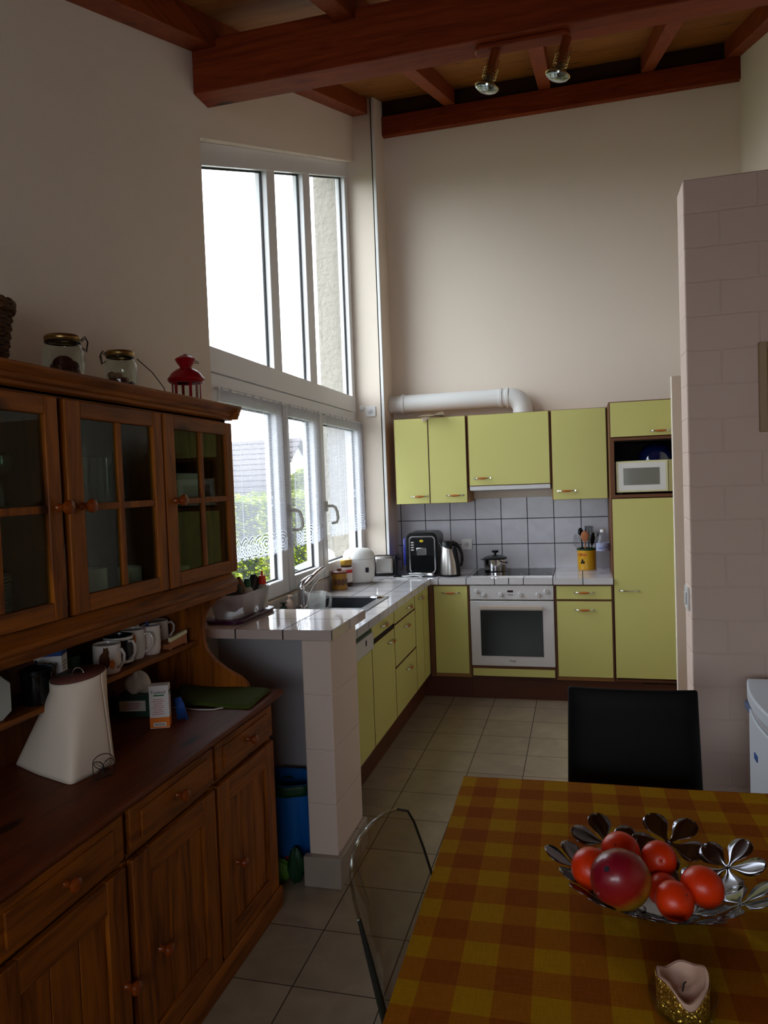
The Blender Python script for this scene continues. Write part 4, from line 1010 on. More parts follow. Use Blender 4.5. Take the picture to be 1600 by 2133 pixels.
# ------------------------------------------------------------------ pine dresser
DX = -1.14; bays = [(.665,1.122),(1.150,1.607),(1.630,2.086),(2.100,2.548)]
dr = thing('dresser', 'honey pine dresser with glazed hutch, drawers and panelled doors on the left wall', 'dresser', (-1.38,1.6,0))
mb = MB()
mb.box(-1.615,-1.16,.64,.66,.02,.805).box(-1.615,-1.16,2.535,2.555,.02,.805).box(-1.615,-1.60,.66,2.535,.02,.805).box(-1.60,-1.16,.66,2.535,.06,.08)
for y in (1.137,1.618,2.093): mb.box(-1.60,-1.158,y-.012,y+.012,.08,.805)
mb.box(-1.60,-1.158,.66,2.535,.785,.805).box(-1.60,-1.158,.66,2.535,.652,.666)
obj('carcass', mb, M['pineV'], dr, bevel=.001)
mb = MB().prism([(-1.155,.0),(-1.135,.0),(-1.135,.066),(-1.142,.078),(-1.155,.078)], 'y', .64, 2.565)
mb.box(-1.61,-1.155,2.545,2.56,0,.07)
obj('plinth', mb, M['pineY'], dr, bevel=.002)
mb = MB().prism([(-1.618,.806),(-1.118,.806),(-1.107,.812),(-1.104,.820),(-1.108,.828),(-1.118,.832),(-1.618,.832)], 'y', .62, 2.585)
obj('dresser_top', mb, M['pineTop'], dr, bevel=.002)
def knob(parent, x, y, z, s=1.0):
    obj('knob', MB().lathe([(0,0),(.011*s,0),(.008*s,.006*s),(.0075*s,.014*s),(.014*s,.020*s),(.0185*s,.028*s),(.017*s,.036*s),(.009*s,.041*s),(0,.042*s)], (x,y,z), 24, AX), M['knob'], parent)
for i, (y0, y1) in enumerate(bays):
    a, b = y0+.004, y1-.004
    d = obj('drawer', MB().box(DX-.02,DX-.002,a,b,.668,.784), M['pineY'], dr, bevel=.003)
    mb = MB().box(DX-.004,DX+.004,a+.045,b-.045,.688,.764)
    obj('drawer_panel', mb, M['pineY'], d, bevel=.003, seg=3)
    knob(d, DX+.002, (a+b)/2, .728, .95)
    mb = MB().box(DX-.022,DX,a,a+.078,.084,.648).box(DX-.022,DX,b-.078,b,.084,.648).mat(1)
    mb.box(DX-.022,DX-.0008,a+.0775,b-.0775,.57,.648).box(DX-.022,DX-.0008,a+.0775,b-.0775,.084,.15)
    d = obj('door', mb, [M['pineV'], M['pineY']], dr, bevel=.003)
    mb = MB(); w = (b-a-.156)/3
    for k in range(3): mb.box(DX-.018,DX-.010,a+.078+w*k+.0015,a+.078+w*(k+1)-.0015,.15,.57)
    obj('door_panel', mb, M['pineV'], d, bevel=.0025)
    knob(d, DX, (b-.012 if i in (0,1) else a+.105) if i != 1 else b-.02, .35)
# hutch
HX = -1.255
mb = MB()
mb.box(-1.615,-1.600,.66,2.535,.832,1.90)
mb.box(-1.600,HX-.022,.66,.68,1.25,1.90).box(-1.600,HX-.022,.66,2.535,1.262,1.285).box(-1.600,HX-.022,.66,2.535,1.852,1.88)
for y in (1.130,1.597,2.068): mb.box(-1.600,HX-.024,y-.011,y+.011,1.285,1.852)
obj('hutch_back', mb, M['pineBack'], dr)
obj('hutch_shelf', MB().box(-1.600,-1.30,.68,2.515,1.560,1.575), M['pineY'], dr)
obj('open_shelf', MB().box(-1.600,-1.420,.66,2.512,1.012,1.03), M['pineY'], dr, bevel=.003)
side = [(-1.600,.832),(-1.215,.832),(-1.225,.866),(-1.249,.89),(-1.307,.919),(-1.355,.954),(-1.385,.99),(-1.398,1.03),(-1.400,1.073),(-1.392,1.115),(-1.372,1.15),(-1.335,1.182),(-1.30,1.202),(-1.277,1.212),(-1.277,1.90),(-1.600,1.90)]
for y0, y1 in ((2.513,2.537),(.658,.682)):
    obj('side_panel', MB().prism(side, 'y', y0, y1), M['pineV'], dr, bevel=.002)
obj('lower_rail', MB().prism([(-1.277,1.212),(-1.262,1.212),(-1.257,1.222),(-1.257,1.236),(-1.250,1.244),(-1.250,1.254),(-1.262,1.262),(-1.277,1.285)], 'y', .66, 2.537), M['pineY'], dr, bevel=.001)
obj('top_rail', MB().box(-1.30,HX-.022,.66,2.535,1.846,1.90), M['pineY'], dr)
cr = [(-1.60,1.858),(-1.262,1.858),(-1.255,1.862),(-1.253,1.870),(-1.243,1.874),(-1.238,1.884),(-1.226,1.890),(-1.222,1.897),(-1.218,1.900),(-1.218,1.908),(-1.60,1.908)]
obj('crown_moulding', MB().prism(cr, 'y', .625, 2.562), M['pineY'], dr, bevel=.001)
crs = [(2.535,1.858),(2.540,1.870),(2.548,1.874),(2.552,1.884),(2.560,1.890),(2.566,1.900),(2.566,1.908),(2.535,1.908)]
obj('crown_return', MB().prism(crs, 'x', -1.60, -1.222), M['pineX'], dr)
for i, (a, b) in enumerate([(.668,1.118),(1.142,1.586),(1.611,2.062),(2.074,2.545)]):
    mb = MB().box(HX-.022,HX,a,a+.062,1.290,1.846).box(HX-.022,HX,b-.048,b,1.290,1.846).mat(1)
    mb.box(HX-.022,HX-.001,a+.0615,b-.0475,1.290,1.336).box(HX-.022,HX-.001,a+.0615,b-.0475,1.800,1.846)
    d = obj('glazed_door', mb, [M['pineV'], M['pineY']], dr, bevel=.004, seg=3)
    m = (a+.062+b-.048)/2
    obj('glazing_bar', MB().box(HX-.020,HX-.004,m-.011,m+.011,1.336,1.80).box(HX-.020,HX-.005,a+.062,b-.048,1.556,1.576), M['pineV'], d, bevel=.003, seg=3)
    obj('pane', MB().box(HX-.014,HX-.011,a+.058,b-.044,1.33,1.806), M['cabglass'], d)
    knob(d, HX, b-.016 if i in (0,1) else a+.05, 1.570, 1.0)

# crockery inside the hutch
def stack(name, x, y, z, r, n_, dz, lab, cat, grp, m, flare=.012):
    proto = None
    for k in range(n_):
        if proto is None:
            o = thing(name, lab, cat, (0,0,0), grp)
            obj('dish', MB().lathe([(0,0),(r*.55,0),(r*.6,.004),(r,flare),(r+.001,flare+.002),(r*.6,.007),(0,.004)], (0,0,0), 30), m, o); proto = o
        else:
            o = copy_tree(proto)
        place(o, (x,y,z+k*dz), 0)
stack('dinner_plate', -1.44, 1.435, 1.2855, .115, 14, .0085, 'white dinner plate in the tall stack behind the left glazed door', 'plate', 'stack of dinner plates in the hutch', M['porc'])
stack('soup_bowl', -1.42, 1.725, 1.2855, .068, 12, .0135, 'white bowl in the tall stack behind the middle glazed door', 'bowl', 'stack of bowls in the hutch', M['porc'], .03)
g0 = thing('drinking_glass', 'clear tall drinking glass on the hutch shelf behind the middle glazed door', 'glass', (0,0,0), 'drinking glasses in the middle of the hutch')
obj('tumbler', MB().lathe([(0,0),(.026,0),(.028,.003),(.034,.13),(.0325,.13),(.0265,.008),(0,.007)], (0,0,0), 24), M['clear'], g0)
first = True
for x in (-1.36,-1.46):
    for y in (1.70,1.775,1.85,1.925):
        o = g0 if first else copy_tree(g0); first = False; place(o, (x,y,1.5755))
g1 = thing('wine_glass', 'small stemmed glass on the hutch shelf behind the left glazed door', 'glass', (0,0,0), 'stemmed glasses in the left of the hutch')
obj('goblet', MB().lathe([(0,0),(.032,.001),(.006,.005),(.004,.06),(.010,.066),(.030,.085),(.034,.11),(.030,.135),(.0288,.135),(.0325,.11),(.028,.086),(0,.068)], (0,0,0), 24), M['clear'], g1)
first = True
for x, y in ((-1.35,1.26),(-1.35,1.34),(-1.36,1.42),(-1.36,1.50),(-1.45,1.30),(-1.45,1.40),(-1.45,1.50)):
    o = g1 if first else copy_tree(g1); first = False; place(o, (x,y,1.5755))
def mugshape(m, r=.04, h=.09, hm=None, handle=True, ang=-PI/2, name='mug', z0=0):
    t = thing(name, None, 'mug', (0,0,0))
    obj('mug_body', MB().lathe([(0,0),(r*.85,0),(r*.9,.003),(r,.02),(r,h),(r-.003,h+.001),(r-.004,h-.004),(r-.005,.02),(r*.8,.006),(0,.005)], (0,0,0), 32), m, t)
    if handle:
        e = Vector((math.cos(ang), math.sin(ang), 0))
        pts = [e*(r-.002)+Vector((0,0,h*.82)), e*(r+.018)+Vector((0,0,h*.84)), e*(r+.028)+Vector((0,0,h*.68)), e*(r+.026)+Vector((0,0,h*.45)), e*(r+.012)+Vector((0,0,h*.26)), e*(r-.002)+Vector((0,0,h*.2))]
        obj('handle', MB().tube(pts, .0045, 10), hm or m, t)
    return t
t = place(mugshape(M['porc'], .045, .10), (-1.37,1.835,1.2855), 0, 'large white mug beside the bowl stack behind the middle glazed door')
t = place(mugshape(M['porc'], .036, .085), (-1.36,2.01,1.2855), .5, 'small white mug at the right behind the middle glazed door')
t = place(mugshape(M['clear'], .032, .12, handle=False, name='storage_glass'), (-1.42,1.925,1.2855), 0, 'tall storage glass between two mugs behind the middle glazed door')
t['category'] = 'glass'
t = place(mugshape(M['porc'], .034, .05), (-1.36,2.21,1.2855), .9, 'low white cup at the left behind the right glazed door')
t = place(mugshape(M['porc'], .030, .05), (-1.37,2.33,1.2855), .4, 'low white cup behind the glazing bar of the right glazed door')
t = thing('dark_bottle', 'dark bottle on the hutch shelf at the right behind the middle glazed door', 'bottle', (-1.37,1.985,1.5755))
obj('bottle_body', MB().lathe([(0,0),(.026,0),(.028,.01),(.028,.10),(.012,.125),(.012,.15),(0,.15)], (-1.37,1.985,1.5755), 24), pm('bottle_dark', (16,16,22), .08, coat=.5), t)
t = thing('stacked_jar', 'jar with a pale lid on the hutch shelf behind the right glazed door', 'jar', (-1.37,2.21,1.5755))
obj('jar_body', MB().lathe([(0,0),(.038,0),(.04,.01),(.04,.12),(0,.12)], (-1.37,2.21,1.5755), 28), pm('jar_blue', (24,34,62), .1, coat=.5), t)
obj('lid', MB().lathe([(0,.12),(.036,.12),(.036,.155),(.033,.16),(0,.16)], (-1.37,2.21,1.5755), 28), M['porc'], t)
t = thing('reflection_box', 'pale block standing in for a boxy reflection in the right glazed door', 'box', (-1.40,2.36,1.5755))  # pale block added to imitate a rectangular reflection in the door glass
obj('box_body', MB().box(-1.47,-1.34,2.28,2.44,1.5755,1.655), M['card'], t, bevel=.003)
obj('reflection_top', MB().box(-1.473,-1.337,2.277,2.443,1.640,1.662), M['porc'], t, bevel=.002)

# things on the open shelf
SZ = 1.0305
t = mugshape(M['mug'], .043, .092, ang=-.15, name='cat_mug'); 
for k, (a, z, r1, m) in enumerate(((-1.15,.045,.020,'rust'),(-1.02,.070,.011,'rust'),(-.62,.032,.010,'orangep'))):
    obj('cat_print', MB().lathe([(0,.0012),(r1,.0012),(r1+.001,0)], (.0430*math.cos(a),.0430*math.sin(a),z), 16, cols((-math.sin(a)*.8,math.cos(a)*.8,0),(0,0,1.3),(math.cos(a),math.sin(a),0))), M[m], t)
for s_ in (-.12,.10):
    a = -1.02+s_; obj('ear_print', MB().lathe([(0,.0014),(.004,.0014),(.0045,0)], (.0430*math.cos(a),.0430*math.sin(a),.084), 3, cols((-math.sin(a),math.cos(a),0),(0,0,1),(math.cos(a),math.sin(a),0))), M['rust'], t)
place(t, (-1.468,2.025,SZ), 0, 'white mug with a cat picture, nearest mug on the open dresser shelf')
t = mugshape(M['darkmug'], .047, .098, M['mug'], True, -.2, 'black_mug')
obj('rim_band', MB().lathe([(.0472,.086),(.0475,.088),(.0475,.093),(.0472,.095)], (0,0,0), 32).lathe([(.0472,.010),(.0475,.012),(.0475,.017),(.0472,.019)], (0,0,0), 32), M['mug'], t)
place(t, (-1.495,2.125,SZ), 0, 'black mug with white patterned bands on the open dresser shelf')
t = mugshape(M['mug'], .040, .10, None, True, .25, 'red_panel_mug')
def patch(a0, a1, z0, z1, r, m, nm):
    obj(nm, MB().grid(lambda u,v: (r*math.cos(a0+(a1-a0)*u), r*math.sin(a0+(a1-a0)*u), z0+(z1-z0)*v), 8, 1), M[m], t)
patch(-1.25,-.75,.02,.065,.0404,'inkred','red_panel'); patch(-1.25,-.75,.065,.085,.0404,'orangep','orange_panel')
place(t, (-1.50,2.215,SZ), 0, 'white mug with a red and orange panel behind the black mug')
t = mugshape(M['mug'], .033, .10, handle=False, name='tall_cup')
place(t, (-1.475,2.285,SZ), 0, 'tall plain white cup on the open dresser shelf holding a blue stick')
t['category'] = 'cup'
o = obj('blue_brush', MB().tube([(-1.48,2.288,SZ+.012),(-1.505,2.30,SZ+.17)], .005, 8).obox((-1.507,2.301,SZ+.175),(.014,.012,.035)), M['inkblue'], loc=(-1.48,2.288,SZ+.012), bevel=.002); tag(o, 'blue brush standing in the tall white cup', 'brush')
o = obj('small_carton', MB().box(-1.585,-1.545,2.265,2.325,SZ,SZ+.115), M['card'], loc=(-1.565,2.29,SZ), bevel=.001); tag(o, 'small white carton at the shelf back behind the tall cup', 'carton')
t = thing('desk_caddy', 'cream and tan wooden letter holder on the open dresser shelf', 'holder', (-1.46,2.385,SZ))
obj('front_board', MB().prism([(2.335,SZ),(2.355,SZ+.008),(2.425,SZ+.008),(2.448,SZ),(2.448,SZ+.040),(2.335,SZ+.030)],'x',-1.435,-1.428), M['spoon'], t)
obj('rim_board', MB().prism([(2.335,SZ+.030),(2.448,SZ+.040),(2.448,SZ+.052),(2.335,SZ+.044)],'x',-1.437,-1.426), M['cream'], t)
obj('tray_base', MB().box(-1.50,-1.436,2.337,2.446,SZ+.002,SZ+.02), M['spoon'], t)
t = mugshape(M['mug'], .042, .088, None, True, 1.0, 'printed_cup')
obj('bird_print', MB().tube([(.043*math.cos(a),.043*math.sin(a),z) for a, z in ((-1.0,.05),(-.85,.054),(-.72,.062),(-.66,.074))], .0015, 6), M['ink'], t)
place(t, (-1.545,2.435,SZ), 0, 'white cup with a dark bird print at the far end of the open shelf')
t = thing('medicine_box', 'white box with a blue top band printed SIROP on the open dresser shelf', 'box', (-1.50,1.82,SZ))
bm = Matrix.Rotation(.42, 3, 'Z'); bo = Vector((-1.49,1.795,SZ))
obj('carton', MB().obox(tuple(bo+Vector((0,0,.078))), (.075,.06,.156), bm), M['card'], t, bevel=.001)
obj('blue_band', MB().obox(tuple(bo+Vector((0,0,.128))), (.0758,.0608,.035), bm), M['inkblue'], t)
text('box_text', 'SIROP', .020, cols(tuple(bm@Vector((1,0,0))),(0,0,1),tuple(bm@Vector((0,-1,0)))), bo+bm@Vector((0,-.0302,0))+Vector((0,0,.085)), M['ink'], t)
mb = MB()
for k in range(8): mb.obox(tuple(bo+bm@Vector((.0378,0,0))+Vector((0,0,.020+.010*k))), (.0006,.045-.006*(k%3),.0022), bm)
obj('print_lines', mb, M['ink'], t)
o = obj('green_tin', MB().lathe([(0,0),(.036,0),(.038,.003),(.038,.062),(.040,.063),(.040,.07),(0,.072)], (-1.555,1.945,SZ), 28), M['darkgreen'], loc=(-1.555,1.945,SZ)); tag(o, 'low dark green tin on the shelf between the medicine box and the cat mug', 'tin')
t = thing('cafetiere', 'small dark glass coffee press on the open dresser shelf', 'coffee press', (-1.46,1.70,SZ))
obj('glass_body', MB().lathe([(0,0),(.040,0),(.042,.004),(.042,.085),(0,.085)], (-1.46,1.70,SZ), 28), pm('press_dark', (14,14,16), .08, coat=.6), t)
obj('lid', MB().lathe([(0,.085),(.044,.085),(.044,.095),(.02,.103),(.004,.105),(.004,.115),(0,.118)], (-1.46,1.70,SZ), 28), M['black'], t)
t = thing('photo_frame', 'white octagonal picture frame standing at the left end of the open shelf', 'picture frame', (-1.47,1.53,SZ))
fm = Matrix.Rotation(.8, 3, 'Z'); fo = Vector((-1.475,1.515,SZ))
def octo(w, h, c): return [(-w+c,0),(w-c,0),(w,c),(w,h-c),(w-c,h),(-w+c,h),(-w,h-c),(-w,c)]
O = octo(.07,.115,.022); I = [(x*.55, .0575+(z-.0575)*.60) for x, z in O]
vs = []; 
for yy in (-.006,.006):
    for pp in (O, I): vs += [fo + fm @ Vector((x,yy,z)) for x, z in pp]
fs = []
for k in range(8):
    j = (k+1) % 8
    fs += [(k,j,8+j,8+k),(16+k,24+k,24+j,16+j),(k,16+k,16+j,j),(8+k,8+j,24+j,24+k)]
obj('frame', MB().add(vs, fs), pm('frame_pale', (150,148,136), .6), t, bevel=.001)
obj('picture', MB().add([fo + fm @ Vector((x,.003,z)) for x, z in I], [tuple(range(8))]), M['picture'], t)

# things on the dresser top
DT = .8325
t = thing('paper_roll', 'white paper roll with a flared loose sheet and brown top disc on the dresser', 'paper roll', (-1.38,1.75,DT))
tc = Vector((-1.338,1.715,1.108)); base = [(-1.292,1.80),(-1.42,1.87),(-1.56,1.83),(-1.592,1.745),(-1.46,1.685),(-1.317,1.637)]
bang = [.15,1.3,2.6,3.35,4.3,5.25]
def bp(a):
    n_ = len(base); a = (a-bang[0]) % (2*PI) + bang[0]
    for k in range(n_):
        a0 = bang[k]; a1 = bang[(k+1)%n_] + (2*PI if k == n_-1 else 0)
        if a0 <= a <= a1:
            u = (a-a0)/(a1-a0); u = u*u*(3-2*u)*.5+u*.5
            p, q_ = base[k], base[(k+1)%n_]; return Vector((p[0]+(q_[0]-p[0])*u, p[1]+(q_[1]-p[1])*u, DT+.001))
    return Vector((base[0][0], base[0][1], DT))
def rollf(u, v):
    a = 2*PI*u; top = tc + Vector((.072*math.cos(a), .072*math.sin(a), .010*math.sin(a+.5)))
    w = max(0, (v-.10)/.90)
    b = Vector((.6*(bp(a-.15).x+bp(a+.15).x)/2+.4*bp(a).x, .6*(bp(a-.15).y+bp(a+.15).y)/2+.4*bp(a).y, DT+.001))
    x = top.x + (b.x-top.x)*w; y = top.y + (b.y-top.y)*w; z = top.z + (b.z-top.z)*v
    return (x, y, z)
obj('paper_sheet', MB().grid(rollf, 72, 20), M['paper'], t, angle=60, solid=.002)
obj('top_disc', MB().add([tc + Vector((.070*math.cos(2*PI*k/40), .070*math.sin(2*PI*k/40), .010*math.sin(2*PI*k/40+.5)+.0015)) for k in range(40)], [tuple(range(40))]), M['brownlid'], t, solid=.002)
obj('ring_handle', MB().tube([tc+Vector((.014*math.cos(a), .006*math.cos(a), .022*math.sin(a)-.002)) for a in [PI*k/12 for k in range(13)]], .0016, 8), M['chrome'], t)
cb = Vector((-1.262,1.70,.8335)); ex = Vector((.55,.80,0)).normalized(); ez = Vector((0,0,1))
mb = MB().tube([cb + ex*(-.028) , cb + ex*(-.028) + ez*.044] + [cb + ex*(.028*-math.cos(a)) + ez*(.044+.020*math.sin(a)) for a in [PI*k/10 for k in range(1,10)]] + [cb + ex*.028 + ez*.044, cb + ex*.028], .0012, 6)
def wing(sx, sz, c0):
    return [cb + ex*(sx*(.0125 - .0115*math.cos(a))) + ez*(c0 + sz*.013*math.sin(a)+ .004*abs(math.cos(a))) for a in [2*PI*k/16 for k in range(16)]]
for sx in (-1,1):
    for (lx, lz, wd_, c0) in ((.024,.020,.0075,.026),(.018,-.012,.006,.022)):
        d_ = ex*(sx*lx)+ez*lz; n_v = (ex*(-sx*lz)+ez*lx).normalized()
        mb.tube([cb+ez*c0 + d_*(.5-.5*math.cos(a)) + n_v*(wd_*math.sin(a)) for a in [2*PI*k/18 for k in range(18)]], .0013, 6, closed=True)
        mb.tube([cb+ez*c0, cb+ez*c0+d_*.85], .0009, 5)
    mb.tube([cb+ez*.034, cb+ez*.046+ex*(sx*.008)], .0009, 5)
mb.tube([cb+ez*.008, cb+ez*.036], .0022, 8).tube([cb+ex*-.022+ez*.001, cb+ex*.022+ez*.001], .0016, 6)
obj('butterfly_clip', mb, M['wire'], t)
t = thing('tissue_box', 'dark green tissue box with a white tissue sticking out, on the dresser', 'tissue box', (-1.50,2.19,DT))
tm = Matrix.Rotation(.25,3,'Z'); to = Vector((-1.50,2.235,DT))
obj('box_body', MB().obox(tuple(to+Vector((0,0,.036))), (.125,.11,.072), tm), M['tissuebox'], t, bevel=.002)
obj('label', MB().obox(tuple(to+tm@Vector((-.005,-.0553,0))+Vector((0,0,.040))), (.09,.0006,.036), tm), M['card'], t)
mb = MB()
for k in range(3): mb.obox(tuple(to+tm@Vector((-.010+.004*k,-.0558,0))+Vector((0,0,.032+.008*k))), (.05,.0004,.0016), tm)
obj('label_print', mb, M['inkred'], t)
def tis(u, v):
    th = PI*v; a = 2*PI*u; k = 1+.22*math.sin(3*a+5*v)*math.sin(th)+.1*math.sin(7*a+9*v)
    return (to.x+.046*math.sin(th)*math.cos(a)*k, to.y+.034*math.sin(th)*math.sin(a)*k, to.z+.106-.036*math.cos(th)*(1+.25*math.sin(3*a+1)))
def tis_old(u, v):
    a = 2*PI*u; R_ = .012 + .038*v + .010*math.sin(3*a+1)*v
    return (to.x + R_*math.cos(a)*1.1, to.y + R_*math.sin(a)*.6, to.z + .073 + .062*v*(.8+.3*math.sin(2*a+.6)) )
obj('tissue', MB().grid(tis, 32, 18), M['paper'], t, angle=60)
t = thing('syrup_box', 'upright white and orange medicine box printed Toplexil on the dresser', 'box', (-1.335,2.12,DT))
tm = Matrix.Rotation(.40,3,'Z'); to = Vector((-1.343,2.115,DT))
obj('carton', MB().obox(tuple(to+Vector((0,0,.069))), (.062,.040,.140), tm), M['card'], t, bevel=.001)
obj('orange_base', MB().obox(tuple(to+Vector((0,0,.018))), (.0626,.0406,.034), tm), M['orangep'], t)
F = cols(tuple(tm@Vector((1,0,0))),(0,0,1),tuple(tm@Vector((0,-1,0))))
text('box_text', 'Toplexil', .0145, F, to+tm@Vector((-.002,-.0203,0))+Vector((0,0,.117)), M['ink'], t)
F2 = cols(tuple(tm@Vector((0,1,0))),(0,0,1),tuple(tm@Vector((1,0,0))))
text('box_text', 'Toplexil', .0105, F2, to+tm@Vector((.0313,0,0))+Vector((0,0,.117)), M['ink'], t)
mb = MB().obox(tuple(to+tm@Vector((0,-.0203,0))+Vector((0,0,.107))), (.034,.0006,.004), tm).obox(tuple(to+tm@Vector((.0313,0,0))+Vector((0,0,.107))), (.0006,.028,.004), tm)
obj('green_bar', mb, M['inkgreen'], t)
mb = MB()
for k in range(8): mb.obox(tuple(to+tm@Vector((-.003,-.0203,0))+Vector((0,0,.046+.0068*k))), (.038-.006*(k%3),.0005,.0014), tm).obox(tuple(to+tm@Vector((.0313,0,0))+Vector((0,0,.046+.0068*k))), (.0005,.028-.005*(k%2),.0014), tm)
obj('print_lines', mb, M['inkred'], t)
mb = MB().obox(tuple(to+tm@Vector((0,-.0207,0))+Vector((0,0,.012))), (.040,.0006,.012), tm); obj('white_panel', mb, M['card'], t)
mb = MB()
for k in range(9): mb.obox(tuple(to+tm@Vector((-.015+.0038*k,-.0211,0))+Vector((0,0,.012))), (.0018,.0004,.007), tm)
obj('stripe_marks', mb, M['ink'], t)
o = obj('leaflet', MB().add([(-1.325,2.185,DT),(-1.290,2.20,DT+.001),(-1.315,2.195,DT+.075),(-1.335,2.19,DT+.07),(-1.285,2.175,DT),(-1.300,2.19,DT+.055)],[(0,1,2,3),(1,4,5),(1,5,2)]), M['inkblue'], loc=(-1.31,2.19,DT), solid=.0008); tag(o, 'small blue and white leaflet leaning behind the orange medicine box', 'leaflet')
def cl(u, v):
    a = Vector((-1.395,2.315)); b = Vector((-1.122,2.325)); c = Vector((-1.135,2.53)); d = Vector((-1.50,2.50))
    p = (a*(1-u)+b*u)*(1-v) + (d*(1-u)+c*u)*v
    e = min(u,1-u,v,1-v)
    return (p.x, p.y, DT+.004 + .010*min(1,e*30)**.5 + .014*v*(1-u) + .004*math.sin(6*u+3*v))
mb = MB().grid(cl, 40, 30); o = obj('green_cloth', mb, M['olive'], loc=(-1.30,2.42,DT), angle=80, solid=.004); tag(o, 'folded olive green cloth on the far end of the dresser top', 'cloth')
o = obj('thin_cable', MB().tube([(-1.41,2.30,DT+.003),(-1.36,2.292,DT+.003),(-1.30,2.288,DT+.003),(-1.25,2.295,DT+.003),(-1.225,2.32,DT+.003)], .0024, 8), M['lightmetal'], loc=(-1.3,2.29,DT)); tag(o, 'thin pale cable lying before the green cloth', 'cable')

# things on top of the hutch
HT = 1.9085
def clipjar(c, r, h, lab, latch, fill, seed):
    t = thing('clip_top_jar', lab, 'jar', c); c = Vector(c)
    obj('jar_glass', MB().lathe([(0,0),(r*.9,0),(r,.008),(r,h*.62),(r*.93,h*.74),(r*.78,h*.83),(r*.78,h*.86),(r*.76,h*.86),(r*.76,h*.82),(r*.91,h*.73),(r-.003,h*.61),(r-.003,.011),(0,.006)], c, 36), M['clear'], t)
    obj('lid', MB().lathe([(r*.70,h*.86),(r*.84,h*.865),(r*.86,h*.88),(r*.84,h*.90),(r*.86,h*.925),(r*.85,h*.96),(r*.80,h*.985),(r*.6,h),(0,h)], c, 36), M['gold'], t)
    obj('rubber_seal', MB().lathe([(r*.74,h*.845),(r*.84,h*.845),(r*.84,h*.862),(r*.74,h*.862)], c, 32, closed=True), M['black'], t)
    e = Vector((math.cos(latch), math.sin(latch), 0)); s = e.cross(Vector((0,0,1)))
    mb = MB()
    for k in (-1,1):
        mb.tube([c+e*(r*.84)+s*.012*k+Vector((0,0,h*.90)), c+e*(r*1.05)+s*.014*k+Vector((0,0,h*.97)), c+e*(r*1.16)+s*.012*k+Vector((0,0,h*.88)), c+e*(r*1.08)+s*.010*k+Vector((0,0,h*.70)), c+e*(r*.9)+s*.010*k+Vector((0,0,h*.76))], .0018, 6)
    mb.tube([c+e*(r*1.16)+s*.013+Vector((0,0,h*.88)), c+e*(r*1.16)-s*.013+Vector((0,0,h*.88))], .0018, 6)
    obj('wire_clip', mb, M['wire'], t)
    rr = random.Random(seed)
    for k, (m, n_) in enumerate(fill):
        mb = MB()
        for j in range(n_):
            a = rr.random()*2*PI; q_ = rr.random()**.5*r*.62; s_ = .012+.008*rr.random()
            mb.ell(c+Vector((q_*math.cos(a), q_*math.sin(a), .018+rr.random()*h*.22+.012*k)), s_, s_*.8, s_*.7, 8, 6, Matrix.Rotation(rr.random()*3,3,'X'))
        o = obj('jar_filling', mb, M[m], t); o['kind'] = 'stuff'
    return t
clipjar((-1.42,1.83,HT), .058, .150, 'larger clip-top glass jar with dried red petals on the hutch', .6, [('rust',16)], 2)
o = obj('dried_rose', MB().ell((-1.42,1.83,HT+.068), .030, .030, .024, 10, 7).ell((-1.40,1.845,HT+.062), .018,.018,.016,8,6).ell((-1.44,1.82,HT+.06), .014,.014,.012,8,6), M['darkred'], loc=(-1.42,1.83,HT+.05), smooth=False); tag(o, 'dark red dried flower head inside the larger clip-top jar', 'dried flower')
t = clipjar((-1.42,2.105,HT), .052, .150, 'smaller clip-top glass jar with brown potpourri nearer the lantern', 3.9, [('rust',10),('darkred',5),('tan',5)], 6)
o = obj('hanging_wire', MB().tube([(-1.385,2.145,HT+.128),(-1.365,2.20,HT+.09),(-1.355,2.25,HT+.045),(-1.352,2.275,HT+.006)], .0016, 6), M['wire'], t)
o = obj('wooden_strip', MB().box(-1.40,-1.33,2.30,2.38,HT,HT+.009), M['spoon'], loc=(-1.36,2.34,HT), bevel=.002); tag(o, 'flat pale strip lying on the hutch beside the red lantern', 'strip')
lc = Vector((-1.395,2.475,HT)); t = thing('red_lantern', 'small red metal tealight lantern at the far end of the hutch top', 'lantern', lc)
obj('base', MB().lathe([(0,0),(.062,0),(.064,.004),(.060,.014),(.052,.018),(0,.018)], lc, 6), M['red'], t)
mb = MB()
for k in range(6):
    a = 2*PI*k/6+.25; p = lc + Vector((.052*math.cos(a), .052*math.sin(a), 0)); mb.obox(tuple(p+Vector((0,0,.055))), (.004,.010,.078), Matrix.Rotation(a,3,'Z'))
obj('corner_post', mb, M['red'], t)
mb = MB()
for k in range(6):
    a0 = 2*PI*k/6+.25; a1 = a0+2*PI/6
    p = [lc+Vector((.0515*math.cos(a),.0515*math.sin(a),z)) for a in (a0,a1) for z in (.018,.094)]
    mb.add(p, [(0,2,3,1)])
obj('glass_panel', mb, M['clear'], t)
obj('roof', MB().lathe([(.048,.088),(.060,.090),(.066,.096),(.068,.104),(.062,.112),(.052,.126),(.036,.138),(.022,.144),(.0,.144)], lc, 36), M['red'], t)
obj('chimney', MB().lathe([(.020,.142),(.022,.150),(.032,.164),(.038,.176),(.036,.180),(.030,.182),(.018,.190),(.008,.192),(.006,.196),(0,.197)], lc, 32), M['red'], t)
obj('carry_handle', MB().tube([lc+Vector((0,-.030,.180)), lc+Vector((.018,.0,.176)), lc+Vector((.030,.040,.172)), lc+Vector((.020,.064,.170)), lc+Vector((.002,.040,.172)), lc+Vector((-.002,.028,.180))], .0014, 6), M['wire'], t)
bc2 = Vector((-1.43,1.505,HT)); t = thing('wicker_basket', 'dark wicker basket with a tall handle at the left end of the hutch top', 'basket', bc2)
mb = MB()
